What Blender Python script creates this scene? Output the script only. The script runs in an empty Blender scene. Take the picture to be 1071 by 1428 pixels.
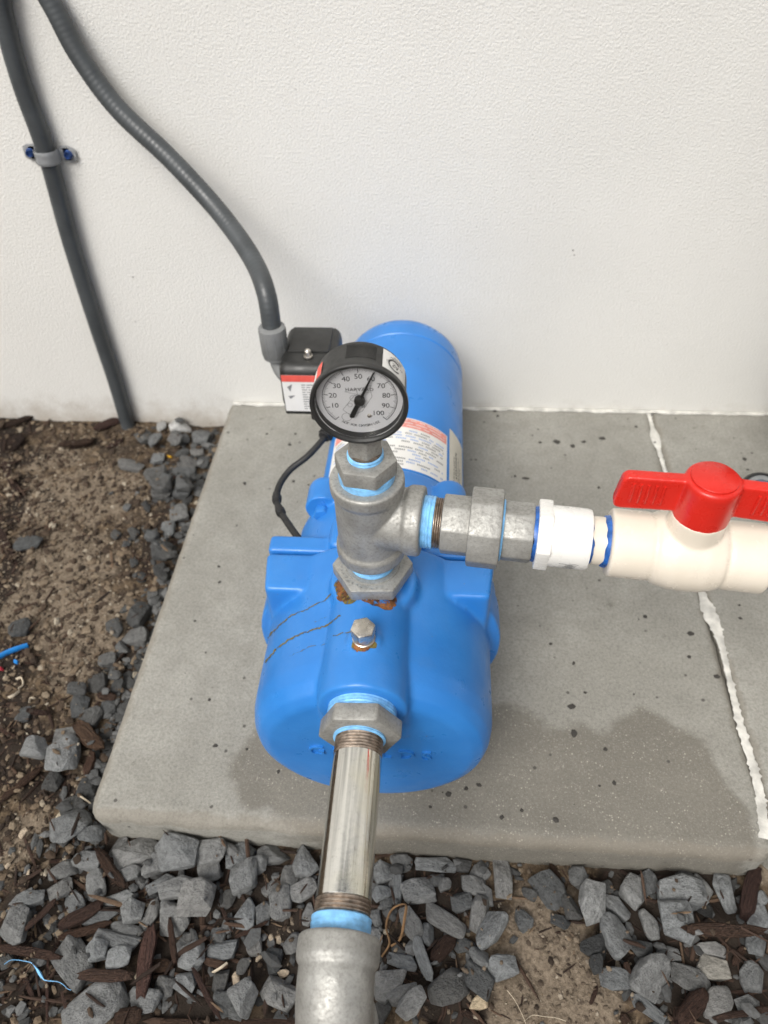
import bpy, bmesh, math, random
import numpy as np
from mathutils import Vector, Matrix, noise
from mathutils.bvhtree import BVHTree
random.seed(7)
sc = bpy.context.scene
COL = sc.collection
V = Vector
# ------------------------------------------------------------------ camera
# world: slab top z = 0, house wall face y = 0, left edge of the paver x = 0 (metres)
CAM = V((0.30779, -0.83232, 0.65359))
RT = V((0.99712355, 0.06957732, -0.03006025))
UP = V((-0.02995881, 0.72611995, 0.68691505))
FW = V((-0.06962105, 0.6840386, -0.72611576))
FPX = 990.0
cd = bpy.data.cameras.new('camera')
cam = bpy.data.objects.new('camera', cd); COL.objects.link(cam)
m3 = Matrix((RT, UP, -FW)).transposed()
cam.matrix_world = Matrix.Translation(CAM) @ m3.to_4x4()
cd.sensor_fit = 'HORIZONTAL'; cd.sensor_width = 36; cd.lens = 36 * FPX / 1071
cd.clip_start = 0.01; cd.clip_end = 100
cd.dof.use_dof = True; cd.dof.focus_distance = 0.50; cd.dof.aperture_fstop = 10.0
sc.camera = cam
# ------------------------------------------------------------------ sky and sun (overcast)
SUN_EL, SUN_AZ = math.radians(50), math.radians(206)
world = bpy.data.worlds.new('World'); sc.world = world; world.use_nodes = True
nt = world.node_tree; bg = nt.nodes['Background']
sky = nt.nodes.new('ShaderNodeTexSky'); sky.sky_type = 'NISHITA'; sky.sun_disc = False
sky.sun_elevation = SUN_EL; sky.sun_rotation = SUN_AZ; sky.dust_density = 6; sky.air_density = 1.0; sky.ozone_density = 1.0
hs = nt.nodes.new('ShaderNodeHueSaturation'); hs.inputs['Saturation'].default_value = 0.18
nt.links.new(sky.outputs[0], hs.inputs['Color']); nt.links.new(hs.outputs[0], bg.inputs['Color'])
bg.inputs['Strength'].default_value = 0.115
sl = bpy.data.lights.new('sun', 'SUN'); sl.energy = 1.5; sl.angle = math.radians(30); sl.color = (1, 0.96, 0.89)
sun = bpy.data.objects.new('sun', sl); COL.objects.link(sun)
sdir = V((math.sin(SUN_AZ) * math.cos(SUN_EL), math.cos(SUN_AZ) * math.cos(SUN_EL), math.sin(SUN_EL)))
sun.rotation_euler = (-sdir).to_track_quat('-Z', 'Y').to_euler(); sun.location = sdir * 5
sc.view_settings.view_transform = 'Standard'; sc.view_settings.look = 'None'
sc.view_settings.exposure = 0.24; sc.view_settings.gamma = 1

# ------------------------------------------------------------------ helpers
def U(px, py, ax, val):
    "photo pixel -> world point on the plane coordinate[ax] = val"
    d = FW * FPX + RT * (px - 535.5) - UP * (py - 714)
    return CAM + d * ((val - CAM[ax]) / d[ax])

def tag(o, label=None, cat=None, group=None, kind=None):
    if label: o['label'] = label
    if cat: o['category'] = cat
    if group: o['group'] = group
    if kind: o['kind'] = kind
    return o

def empty(name, loc, label, cat, group=None):
    o = bpy.data.objects.new(name, None); o.empty_display_size = 0.02
    COL.objects.link(o); o.location = loc
    return tag(o, label, cat, group)

def root_loc(o):
    l = V((0, 0, 0))
    while o: l += o.location; o = o.parent
    return l

def mesh_obj(name, vs, fs, mat, parent=None, origin=None, smooth=40):
    off = root_loc(parent) if parent else (V(origin) if origin is not None else V((0, 0, 0)))
    me = bpy.data.meshes.new(name)
    me.from_pydata([tuple(V(v) - off) for v in vs], [], [tuple(f) for f in fs])
    bm = bmesh.new(); bm.from_mesh(me); bmesh.ops.recalc_face_normals(bm, faces=bm.faces); bm.to_mesh(me); bm.free()
    return finish(name, me, mat, parent, off, smooth)

def finish(name, me, mat, parent, off, smooth):
    if smooth:
        me.polygons.foreach_set('use_smooth', [True] * len(me.polygons))
        me.set_sharp_from_angle(angle=math.radians(smooth))
    me.materials.append(mat)
    o = bpy.data.objects.new(name, me); COL.objects.link(o)
    if parent: o.parent = parent
    else: o.location = off
    return o

def bm_obj(name, bm, mat, parent=None, origin=None, smooth=40):
    bmesh.ops.recalc_face_normals(bm, faces=bm.faces)
    off = root_loc(parent) if parent else (V(origin) if origin is not None else V((0, 0, 0)))
    bmesh.ops.translate(bm, verts=bm.verts, vec=-off)
    me = bpy.data.meshes.new(name); bm.to_mesh(me); bm.free()
    return finish(name, me, mat, parent, off, smooth)

def frame(origin, axis, ref=(0, 0, 1)):
    z = V(axis).normalized(); r = V(ref)
    if abs(z.dot(r)) > 0.95: r = V((1, 0, 0))
    x = (r - z * r.dot(z)).normalized(); y = z.cross(x)
    return Matrix.Translation(V(origin)) @ Matrix((x, y, z)).transposed().to_4x4()

def lathe(bm, prof, M, n=48, start=0.0):
    "revolve (r, h) about local z of M; ends at r=0 close"
    rings = []
    for r, h in prof:
        if r < 1e-6: rings.append([bm.verts.new(M @ V((0, 0, h)))])
        else: rings.append([bm.verts.new(M @ V((r * math.cos(start + 2 * math.pi * k / n), r * math.sin(start + 2 * math.pi * k / n), h))) for k in range(n)])
    for a, b in zip(rings, rings[1:]):
        for k in range(n):
            k2 = (k + 1) % n
            if len(a) == 1 and len(b) == 1: continue
            if len(a) == 1: bm.faces.new((a[0], b[k], b[k2]))
            elif len(b) == 1: bm.faces.new((a[k], a[k2], b[0]))
            else: bm.faces.new((a[k], a[k2], b[k2], b[k]))
    for q in (rings[0], rings[-1]):
        if len(q) > 1:
            bm.faces.new(q)
    return bm

def lathe_o(name, prof, M, mat, parent=None, n=48, smooth=40, start=0.0, origin=None):
    bm = bmesh.new(); lathe(bm, prof, M, n, start)
    return bm_obj(name, bm, mat, parent, origin, smooth)

def box(bm, x0, x1, y0, y1, z0, z1, M=None, bev=0.0, seg=2):
    t = bmesh.new()
    bmesh.ops.create_cube(t, size=1)
    for v in t.verts:
        v.co = V((x0 + (v.co.x + .5) * (x1 - x0), y0 + (v.co.y + .5) * (y1 - y0), z0 + (v.co.z + .5) * (z1 - z0)))
    if bev: bmesh.ops.bevel(t, geom=t.edges[:], offset=bev, segments=seg, profile=0.5, affect='EDGES')
    merge(bm, t, M)

def merge(bm, t, M=None):
    mp = {}
    for v in t.verts: mp[v] = bm.verts.new(M @ v.co if M else v.co)
    for f in t.faces: bm.faces.new([mp[v] for v in f.verts])
    t.free()

def ngon_prism(bm, nside, flats, h0, h1, M, rot=0.0, bev=0.0012):
    t = bmesh.new(); R = flats / 2 / math.cos(math.pi / nside)
    a = [t.verts.new((R * math.cos(rot + 2 * math.pi * k / nside), R * math.sin(rot + 2 * math.pi * k / nside), h0)) for k in range(nside)]
    b = [t.verts.new((v.co.x, v.co.y, h1)) for v in a]
    t.faces.new(a[::-1]); t.faces.new(b)
    for k in range(nside): t.faces.new((a[k], a[(k + 1) % nside], b[(k + 1) % nside], b[k]))
    bmesh.ops.bevel(t, geom=t.edges[:], offset=bev, segments=2, profile=0.5, affect='EDGES')
    merge(bm, t, M)

def catmull(P, n=10):
    P = [V(p) for p in P]; Q = [P[0] * 2 - P[1]] + P + [P[-1] * 2 - P[-2]]; out = []
    for i in range(1, len(Q) - 2):
        a, b, c, d = Q[i - 1:i + 3]
        for k in range(n):
            t = k / n
            out.append(0.5 * ((2 * b) + (c - a) * t + (2 * a - 5 * b + 4 * c - d) * t * t + (3 * b - a - 3 * c + d) * t ** 3))
    out.append(P[-1]); return out

def tube(bm, pts, rad, n=20, squash=1.0):
    pts = [V(p) for p in pts]; N = len(pts); up = None; rings = []
    for i in range(N):
        t = (pts[min(i + 1, N - 1)] - pts[max(i - 1, 0)]).normalized()
        if up is None:
            up = V((0, -1, 0)) if abs(t.y) < .9 else V((1, 0, 0))
        up = (up - t * up.dot(t)).normalized(); sd = t.cross(up)
        r = rad[i] if hasattr(rad, '__len__') else rad
        rings.append([bm.verts.new(pts[i] + up * (r * squash * math.cos(2 * math.pi * k / n)) + sd * (r * math.sin(2 * math.pi * k / n))) for k in range(n)])
    for a, b in zip(rings, rings[1:]):
        for k in range(n): bm.faces.new((a[k], a[(k + 1) % n], b[(k + 1) % n], b[k]))
    bm.faces.new(rings[0][::-1]); bm.faces.new(rings[-1])

def remeshed(bm, voxel, iters, sm=0.5):
    bmesh.ops.recalc_face_normals(bm, faces=bm.faces)
    me = bpy.data.meshes.new('tmp'); bm.to_mesh(me); bm.free()
    o = bpy.data.objects.new('tmp', me); COL.objects.link(o)
    r = o.modifiers.new('r', 'REMESH'); r.mode = 'VOXEL'; r.voxel_size = voxel; r.adaptivity = 0
    s = o.modifiers.new('s', 'SMOOTH'); s.factor = sm; s.iterations = iters
    dg = bpy.context.evaluated_depsgraph_get()
    out = bpy.data.meshes.new_from_object(o.evaluated_get(dg))
    bpy.data.objects.remove(o); bpy.data.meshes.remove(me)
    return out

def mesh_part(name, me, mat, parent=None, origin=None, smooth=60):
    off = root_loc(parent) if parent else V(origin or (0, 0, 0))
    me.transform(Matrix.Translation(-off)); me.name = name; me.materials.clear()
    return finish(name, me, mat, parent, off, smooth)

def text_geo(body, size, align='CENTER', space=1.0):
    cu = bpy.data.curves.new('t', 'FONT'); cu.body = body; cu.size = size; cu.align_x = align; cu.align_y = 'CENTER'
    cu.space_character = space; cu.resolution_u = 3
    o = bpy.data.objects.new('t', cu); COL.objects.link(o)
    dg = bpy.context.evaluated_depsgraph_get(); me = bpy.data.meshes.new_from_object(o.evaluated_get(dg))
    vs = [(v.co.x, v.co.y) for v in me.vertices]; fs = [tuple(p.vertices) for p in me.polygons]
    bpy.data.objects.remove(o); bpy.data.curves.remove(cu); bpy.data.meshes.remove(me)
    return vs, fs

class Flat:
    "flat artwork in (u, v) metres, later mapped to a surface"
    def __init__(s): s.v = []; s.f = []
    def add(s, vs, fs, du=0, dv=0, rot=0):
        b = len(s.v); c, n = math.cos(rot), math.sin(rot)
        s.v += [(x * c - y * n + du, x * n + y * c + dv) for x, y in vs]; s.f += [tuple(i + b for i in f) for f in fs]
    def text(s, body, size, u, v, rot=0, space=1.0): s.add(*text_geo(body, size, space=space), u, v, rot)
    def rect(s, u0, u1, v0, v1, nu=1):
        b = len(s.v)
        for k in range(nu + 1):
            u = u0 + (u1 - u0) * k / nu; s.v += [(u, v0), (u, v1)]
        for k in range(nu): s.f.append((b + 2 * k, b + 2 * k + 2, b + 2 * k + 3, b + 2 * k + 1))
    def bar(s, u0, v0, u1, v1, w):
        d = V((u1 - u0, v1 - v0)).normalized(); n = V((-d.y, d.x)) * w / 2; b = len(s.v)
        s.v += [(u0 + n.x, v0 + n.y), (u1 + n.x, v1 + n.y), (u1 - n.x, v1 - n.y), (u0 - n.x, v0 - n.y)]; s.f.append((b, b + 1, b + 2, b + 3))
    def ring(s, u, v, r0, r1, n=40, a0=0, a1=2 * math.pi):
        b = len(s.v)
        for k in range(n + 1):
            a = a0 + (a1 - a0) * k / n
            s.v += [(u + r0 * math.cos(a), v + r0 * math.sin(a)), (u + r1 * math.cos(a), v + r1 * math.sin(a))]
        for k in range(n): s.f.append((b + 2 * k, b + 2 * k + 1, b + 2 * k + 3, b + 2 * k + 2))
    def obj(s, name, fn, mat, parent): return mesh_obj(name, [fn(u, v) for u, v in s.v], s.f, mat, parent, smooth=0)

# ------------------------------------------------------------------ materials
class NT:
    def __init__(s, name):
        s.m = bpy.data.materials.new(name); s.m.use_nodes = True; s.t = s.m.node_tree
        s.b = s.t.nodes['Principled BSDF']; s.out = s.t.nodes['Material Output']; s._c = {}
    def n(s, typ, **kw):
        nd = s.t.nodes.new('ShaderNode' + typ)
        for k, v in kw.items(): setattr(nd, k, v)
        return nd
    def l(s, a, b): s.t.links.new(a, b)
    def coord(s, kind='Object'):
        if kind not in s._c: s._c[kind] = s.n('TexCoord').outputs[kind]
        return s._c[kind]
    def mapped(s, scale, kind='Object'):
        m = s.n('Mapping'); m.inputs['Scale'].default_value = scale; s.l(s.coord(kind), m.inputs[0]); return m.outputs[0]
    def noise(s, scale, detail=3, rough=.55, vec=None, dist=0.0):
        t = s.n('TexNoise'); t.inputs['Scale'].default_value = scale; t.inputs['Detail'].default_value = detail
        t.inputs['Roughness'].default_value = rough; t.inputs['Distortion'].default_value = dist
        s.l(vec or s.coord(), t.inputs['Vector']); return t.outputs['Fac']
    def voro(s, scale, feature='F1', vec=None, out='Distance', rnd=1.0):
        t = s.n('TexVoronoi', feature=feature); t.inputs['Scale'].default_value = scale; t.inputs['Randomness'].default_value = rnd
        s.l(vec or s.coord(), t.inputs['Vector']); return t.outputs[out]
    def ramp(s, x, a, b, va=0.0, vb=1.0, smooth=True):
        r = s.n('MapRange'); r.interpolation_type = 'SMOOTHSTEP' if smooth else 'LINEAR'
        for i, v in enumerate((a, b, va, vb)): r.inputs[i + 1].default_value = v
        s.l(x, r.inputs[0]); return r.outputs[0]
    def mix(s, f, a, b, mode='MIX'):
        m = s.n('Mix', data_type='RGBA', blend_type=mode)
        for i, v in ((0, f), (6, a), (7, b)):
            if isinstance(v, (int, float)): m.inputs[i].default_value = v
            elif isinstance(v, (tuple, list)): m.inputs[i].default_value = tuple(v) + (1,) if len(v) == 3 else v
            else: s.l(v, m.inputs[i])
        return m.outputs[2]
    def math(s, op, a, b=0.0, clamp=False):
        m = s.n('Math', operation=op, use_clamp=clamp)
        for i, v in ((0, a), (1, b)):
            if isinstance(v, (int, float)): m.inputs[i].default_value = v
            else: s.l(v, m.inputs[i])
        return m.outputs[0]
    def attr(s, name): return s.n('Attribute', attribute_name=name).outputs['Fac']
    def set(s, col=None, rough=None, metal=None, spec=None):
        for k, v in (('Base Color', col), ('Roughness', rough), ('Metallic', metal), ('Specular IOR Level', spec)):
            if v is None: continue
            if isinstance(v, (int, float)): s.b.inputs[k].default_value = v
            elif isinstance(v, tuple): s.b.inputs[k].default_value = v + (1,)
            else: s.l(v, s.b.inputs[k])
        return s
    def bump(s, h, strength=.3, dist=.001):
        b = s.n('Bump'); b.inputs['Strength'].default_value = strength; b.inputs['Distance'].default_value = dist
        s.l(h, b.inputs['Height'])
        if s.b.inputs['Normal'].is_linked: s.l(s.b.inputs['Normal'].links[0].from_socket, b.inputs['Normal'])
        s.l(b.outputs[0], s.b.inputs['Normal']); return s

def simple(name, col, rough=.5, metal=0.0, var=.12, scale=60, bump=0.0, bscale=300, spec=None):
    t = NT(name); n = t.noise(scale, 4)
    c = t.mix(t.ramp(n, .3, .7), tuple(x * (1 - var) for x in col), tuple(min(1, x * (1 + var)) for x in col))
    t.set(c, t.ramp(t.noise(scale * 2.3, 3), .3, .7, max(.03, rough - .07), min(1, rough + .07)), metal, spec)
    if bump: t.bump(t.noise(bscale, 3), bump, .0008)
    return t.m

M = {}
# stucco wall
t = NT('white_stucco')
big = t.noise(3.0, 4); fine = t.noise(390, 2, .55)
c = t.mix(t.ramp(big, .3, .7), (.775, .765, .73), (.825, .815, .78))
scr = t.noise(1, 4, .7, vec=t.mapped((95, 95, 14)))
c = t.mix(t.math('MULTIPLY', t.ramp(scr, .70, .78), .40), c, (.36, .34, .31))
pit = t.voro(38); pk = t.noise(9, 2)
c = t.mix(t.math('MULTIPLY', t.ramp(pit, .035, .06, 1, 0), t.ramp(pk, .55, .62)), c, (.22, .20, .18))
sep = t.n('SeparateXYZ'); t.l(t.coord(), sep.inputs[0])
dz = t.math('ADD', sep.outputs[2], t.math('MULTIPLY', t.noise(28, 5, .7), .11))
c = t.mix(t.ramp(dz, .0, .070, .60, 0), c, (.36, .30, .23))
t.set(c, .85, 0, .25)
t.bump(fine, .50, .0016); t.bump(t.noise(480, 2), .22, .0008)
M['stucco'] = t.m
M['caulk'] = simple('white_sealant', (.58, .565, .52), .7, var=.28, scale=55, bump=.5, bscale=420)
# concrete
t = NT('grey_concrete')
wet = t.attr('wet'); n1 = t.noise(9, 6, .6); n2 = t.noise(340, 4, .7); n3 = t.noise(45, 5, .65)
wm = t.ramp(t.math('ADD', wet, t.math('MULTIPLY', t.math('SUBTRACT', n3, .5), .42)), .40, .60)
dry = t.mix(t.ramp(n1, .3, .7), (.275, .266, .235), (.35, .34, .305))
dry = t.mix(t.ramp(n3, .3, .75, 0, .5), dry, (.23, .222, .198))
wetc = t.mix(t.ramp(n1, .3, .7), (.168, .156, .132), (.212, .198, .168))
c = t.mix(wm, dry, wetc)
c = t.mix(t.ramp(n2, .40, .68, 0, .42), c, (.12, .115, .10))
n4 = t.noise(800, 2, .6); c = t.mix(t.ramp(n4, .56, .74, 0, .40), c, (.46, .44, .39)); c = t.mix(t.ramp(n4, .26, .42, .35, 0), c, (.10, .095, .085))
sp = t.voro(520, out='Color'); sps = t.n('SeparateColor'); t.l(sp, sps.inputs[0])
spd = t.voro(520)
specks = t.math('MULTIPLY', t.ramp(spd, .15, .5, 1, 0), t.math('MULTIPLY', t.ramp(sps.outputs[0], .70, .98), t.ramp(t.noise(70, 3), .38, .62)))
c = t.mix(t.math('MULTIPLY', specks, t.math('ADD', t.math('MULTIPLY', wm, .6), .25)), c, (.50, .47, .40))
pv = t.voro(75); pc = t.n('SeparateColor'); t.l(t.voro(75, out='Color'), pc.inputs[0])
pits = t.math('MULTIPLY', t.ramp(pv, .10, .16, 1, 0), t.ramp(pc.outputs[1], .90, .92))
c = t.mix(t.math('MULTIPLY', pits, .8), c, (.06, .055, .05))
smu = t.noise(26, 5, .75); c = t.mix(t.ramp(smu, .64, .74, 0, .55), c, (.13, .12, .10))
rub = t.noise(17, 6, .8, dist=.6); c = t.mix(t.ramp(rub, .66, .76, 0, .4), c, (.45, .44, .41))
edge = t.attr('edge')
c = t.mix(t.math('MULTIPLY', t.ramp(t.math('ADD', edge, t.math('MULTIPLY', t.math('SUBTRACT', n3, .5), .9)), .62, .85), .40), c, (.19, .165, .13))
t.set(c, t.math('SUBTRACT', t.ramp(n3, .3, .7, .82, .95), t.math('MULTIPLY', wm, .22)), 0, .3)
t.bump(n2, .5, .0010); t.bump(n4, .35, .0005); t.bump(pits, -.6, .001); t.bump(specks, .25, .0005); t.bump(t.noise(60, 4), .3, .0015)
M['concrete'] = t.m
# soil
t = NT('sandy_soil')
sand = t.attr('sand'); n1 = t.noise(30, 6, .65); n2 = t.noise(260, 4, .7); n3 = t.noise(90, 5, .7)
c = t.mix(t.ramp(n3, .36, .64), (.046, .033, .022), (.135, .097, .062))
c = t.mix(t.ramp(n2, .52, .70, 0, .8), c, (.25, .188, .126))
c = t.mix(t.ramp(n1, .50, .62, 0, .8), c, (.040, .031, .024)); c = t.mix(t.ramp(t.noise(13, 5, .7), .5, .66, 0, .75), c, (.032, .025, .019))
sc_ = t.mix(t.ramp(n2, .3, .7), (.110, .086, .062), (.23, .184, .136))
sc_ = t.mix(t.ramp(n3, .60, .68, 0, .75), sc_, (.06, .045, .034))
sm = t.ramp(t.math('ADD', sand, t.math('MULTIPLY', t.math('SUBTRACT', n1, .5), .9)), .40, .60)
c = t.mix(sm, c, sc_)
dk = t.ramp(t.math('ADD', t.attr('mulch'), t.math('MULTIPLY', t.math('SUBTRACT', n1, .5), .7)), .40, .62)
c = t.mix(dk, c, t.mix(n3, (.014, .011, .009), (.04, .030, .023)))  # dark mulch colour, also used as painted shade between the front stones
t.set(c, .95, 0, .2); t.bump(n2, .6, .002); t.bump(n3, .6, .004)
M['soil'] = t.m
def objcol(name, lo, hi, scale, rough, bump, bd, spec=.3, streak=None, fleck=None):
    t = NT(name); oc = t.n('ObjectInfo').outputs['Color']
    vec = t.mapped(streak) if streak else None
    n = t.noise(scale, 5, .65, vec=vec); n2 = t.noise(scale * 6, 3, .7)
    c = t.mix(t.ramp(n, .3, .7), lo, hi); c = t.mix(t.ramp(n2, .4, .75, 0, .45), c, tuple(x * 1.5 for x in hi))
    if fleck:
        fl = t.noise(scale * 2.2, 6, .8, dist=.8); c = t.mix(t.ramp(fl, .60, .74, 0, .55), c, fleck)
    c = t.mix(1.0, c, oc, 'MULTIPLY')
    t.set(c, rough, 0, spec); t.bump(n, bump, bd); t.bump(n2, bump * .7, bd * .3)
    return t.m
M['stone'] = objcol('grey_slate_stone', (.112, .114, .113), (.215, .218, .214), 4.0, .72, .5, .06, .4, fleck=(.40, .40, .385))
M['bark'] = objcol('dark_bark', (.035, .022, .017), (.085, .050, .036), 2.2, .8, .8, .08, .25, streak=(.6, 5, 5))
def crumb_mat(name, cols, rough=.95):
    t = NT(name); a = t.attr('tone'); r = t.n('ValToRGB'); e = r.color_ramp.elements
    while len(e) < len(cols): e.new(.5)
    for i, (p, c) in enumerate(cols): e[i].position = p; e[i].color = c + (1,)
    t.l(a, r.inputs[0]); n = t.noise(500, 3)
    t.set(t.mix(t.ramp(n, .3, .7, 0, .35), r.outputs[0], (.03, .024, .02)), rough, 0, .2); t.bump(n, .5, .001); return t.m
M['crumb'] = crumb_mat('soil_crumb', [(0, (.030, .022, .017)), (.45, (.085, .06, .042)), (.75, (.18, .135, .092)), (.94, (.24, .19, .135)), (1, (.42, .37, .29))])
M['grit'] = crumb_mat('sand_grit', [(0, (.07, .052, .038)), (.3, (.13, .10, .072)), (.8, (.21, .168, .124)), (1, (.36, .31, .24))])
M['pebble'] = crumb_mat('stone_chip', [(0, (.035, .036, .036)), (.6, (.085, .088, .088)), (1, (.16, .162, .16))], .8)
M['shred'] = crumb_mat('mulch_shred', [(0, (.016, .011, .009)), (.6, (.05, .03, .022)), (.9, (.10, .062, .042)), (1, (.20, .14, .09))], .85)
# metals
t = NT('galvanised_cast')
n = t.noise(55, 5, .6); n2 = t.noise(420, 3, .7); v = t.voro(190)
c = t.mix(t.ramp(n, .3, .7), (.31, .305, .285), (.44, .435, .41)); c = t.mix(t.ramp(n2, .42, .7, 0, .45), c, (.20, .195, .18))
c = t.mix(t.ramp(t.noise(28, 5, .7), .64, .74, 0, .5), c, (.22, .19, .15))
t.set(c, t.ramp(n2, .3, .7, .46, .64), .55, .5); t.bump(n2, .35, .0006); t.bump(t.noise(140, 3), .35, .0012); t.bump(v, .15, .0005)
M['galv'] = t.m
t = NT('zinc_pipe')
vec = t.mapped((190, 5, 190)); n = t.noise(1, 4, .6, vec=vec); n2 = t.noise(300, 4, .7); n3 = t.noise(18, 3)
c = t.mix(t.ramp(n, .35, .65), (.36, .36, .345), (.78, .775, .74)); c = t.mix(t.ramp(n3, .5, .7, 0, .45), c, (.66, .63, .47))  # lengthwise dark and pale streaks paint in reflected bands; yellowish tint is the zinc's
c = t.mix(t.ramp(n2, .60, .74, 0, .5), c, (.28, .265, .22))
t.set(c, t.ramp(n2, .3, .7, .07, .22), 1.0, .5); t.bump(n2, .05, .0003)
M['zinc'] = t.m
M['thread'] = simple('rusty_thread', (.34, .28, .23), .38, .85, .45, 160, .3)
M['tape'] = simple('blue_thread_tape', (.21, .50, .84), .35, 0, .2, 160, .7, 260)
M['bolt'] = simple('bright_steel', (.62, .58, .52), .3, .9, .2, 120)
M['rust'] = simple('rust', (.17, .066, .020), .85, 0, .8, 130, .6, 500)
M['rustdark'] = simple('dried_rust_run', (.125, .100, .022), .8, 0, .4, 260)
# paint and plastics
t = NT('blue_pump_paint')
n = t.noise(24, 4); c = t.mix(t.ramp(n, .3, .7), (.026, .188, .555), (.034, .215, .60))
ch = t.noise(95, 3, .6); c = t.mix(t.ramp(ch, .745, .765, 0, .8), c, (.22, .10, .05))
c = t.mix(t.ramp(t.noise(14, 5, .7), .55, .75, 0, .25), c, (.09, .22, .48))
t.set(c, t.ramp(t.noise(60, 3), .3, .7, .27, .42), 0, .5); t.bump(t.noise(330, 3, .6), .22, .0007); t.bump(t.noise(40, 3), .12, .002)
M['blue'] = t.m
M['bluem'] = simple('blue_motor_paint', (.030, .200, .57), .34, 0, .05, 20, .05, 400)
M['black'] = simple('black_plastic', (.022, .022, .021), .42, 0, .25, 60, .12, 500)
M['rubber'] = simple('black_rubber', (.016, .016, .016), .55, 0, .2, 80)
M['dial'] = simple('white_dial', (.80, .80, .81), .5, 0, .02, 40)
M['ink'] = simple('black_ink', (.015, .015, .016), .6)
M['inkgrey'] = simple('grey_ink', (.22, .22, .22), .6)
M['inkblue'] = simple('blue_ink', (.25, .36, .62), .6)
M['inkred'] = simple('red_ink', (.72, .10, .075), .55)
M['inkpink'] = simple('faded_red_ink', (.70, .27, .23), .55)
M['paper'] = simple('white_label', (.74, .73, .70), .5, 0, .03)
M['cream'] = simple('cream_label', (.62, .59, .50), .5, 0, .04)
M['conduit'] = simple('grey_conduit', (.058, .064, .068), .38, 0, .15, 30, .1, 200)
M['greypl'] = simple('light_grey_plastic', (.20, .205, .205), .5, 0, .1, 50)
M['strap'] = simple('pale_grey_plastic', (.46, .47, .48), .45, 0, .08, 50)
M['screwblue'] = simple('blue_coated_screw', (.03, .07, .22), .35, .6, .3, 200)
M['pvc'] = simple('white_pvc', (.78, .77, .735), .28, 0, .03, 60)
t = NT('cream_pvc'); c = t.mix(t.ramp(t.noise(40, 4), .3, .7), (.72, .65, .545), (.76, .69, .585))
sp0 = t.noise(170, 4, .75); c = t.mix(t.ramp(sp0, .735, .77, 0, .8), c, (.22, .15, .10)); c = t.mix(t.ramp(t.noise(22, 5, .7), .58, .75, 0, .25), c, (.55, .47, .37))
t.set(c, t.ramp(t.noise(90, 3), .3, .7, .16, .30), 0, .5); M['pvccream'] = t.m
M['primer'] = simple('blue_solvent_stain', (.02, .10, .35), .3, 0, .4, 120)
M['red'] = simple('red_plastic', (.60, .022, .014), .3, 0, .06, 40)
M['shell'] = simple('pale_shell', (.58, .50, .38), .6, 0, .25, 120)
M['root'] = simple('dry_root', (.26, .15, .07), .8, 0, .3, 120)
M['bluepl'] = simple('bright_blue_plastic', (.02, .22, .62), .4)
M['redpl'] = simple('bright_red_plastic', (.6, .05, .08), .4)
M['yellowpl'] = simple('yellow_plastic', (.65, .36, .03), .4)
M['dirt'] = simple('dark_dirt', (.045, .041, .036), .9)
for k, sc0, lo, hi in (('rust', 210, .40, .50), ('rustdark', 260, .36, .50)):
    mm = M[k]; w = NT('tmp'); tt = mm.node_tree; bs = tt.nodes['Principled BSDF']; tn = tt.nodes.new('ShaderNodeTexNoise'); tn.inputs['Scale'].default_value = sc0; tn.inputs['Detail'].default_value = 5; tn.inputs['Roughness'].default_value = .7
    tc = tt.nodes.new('ShaderNodeTexCoord'); tt.links.new(tc.outputs['Object'], tn.inputs['Vector']); mr = tt.nodes.new('ShaderNodeMapRange'); mr.inputs[1].default_value = lo; mr.inputs[2].default_value = hi
    tt.links.new(tn.outputs['Fac'], mr.inputs[0]); tt.links.new(mr.outputs[0], bs.inputs['Alpha']); bpy.data.materials.remove(w.m)
t = NT('clear_lens')
tr = t.n('BsdfTransparent'); tr.inputs[0].default_value = (.98, .98, .98, 1); gl = t.n('BsdfGlossy'); gl.inputs['Roughness'].default_value = .06
fr = t.n('Fresnel'); fr.inputs['IOR'].default_value = 1.22; mx = t.n('MixShader')
t.l(fr.outputs[0], mx.inputs[0]); t.l(tr.outputs[0], mx.inputs[1]); t.l(gl.outputs[0], mx.inputs[2]); t.l(mx.outputs[0], t.out.inputs[0])
M['lens'] = t.m

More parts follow.
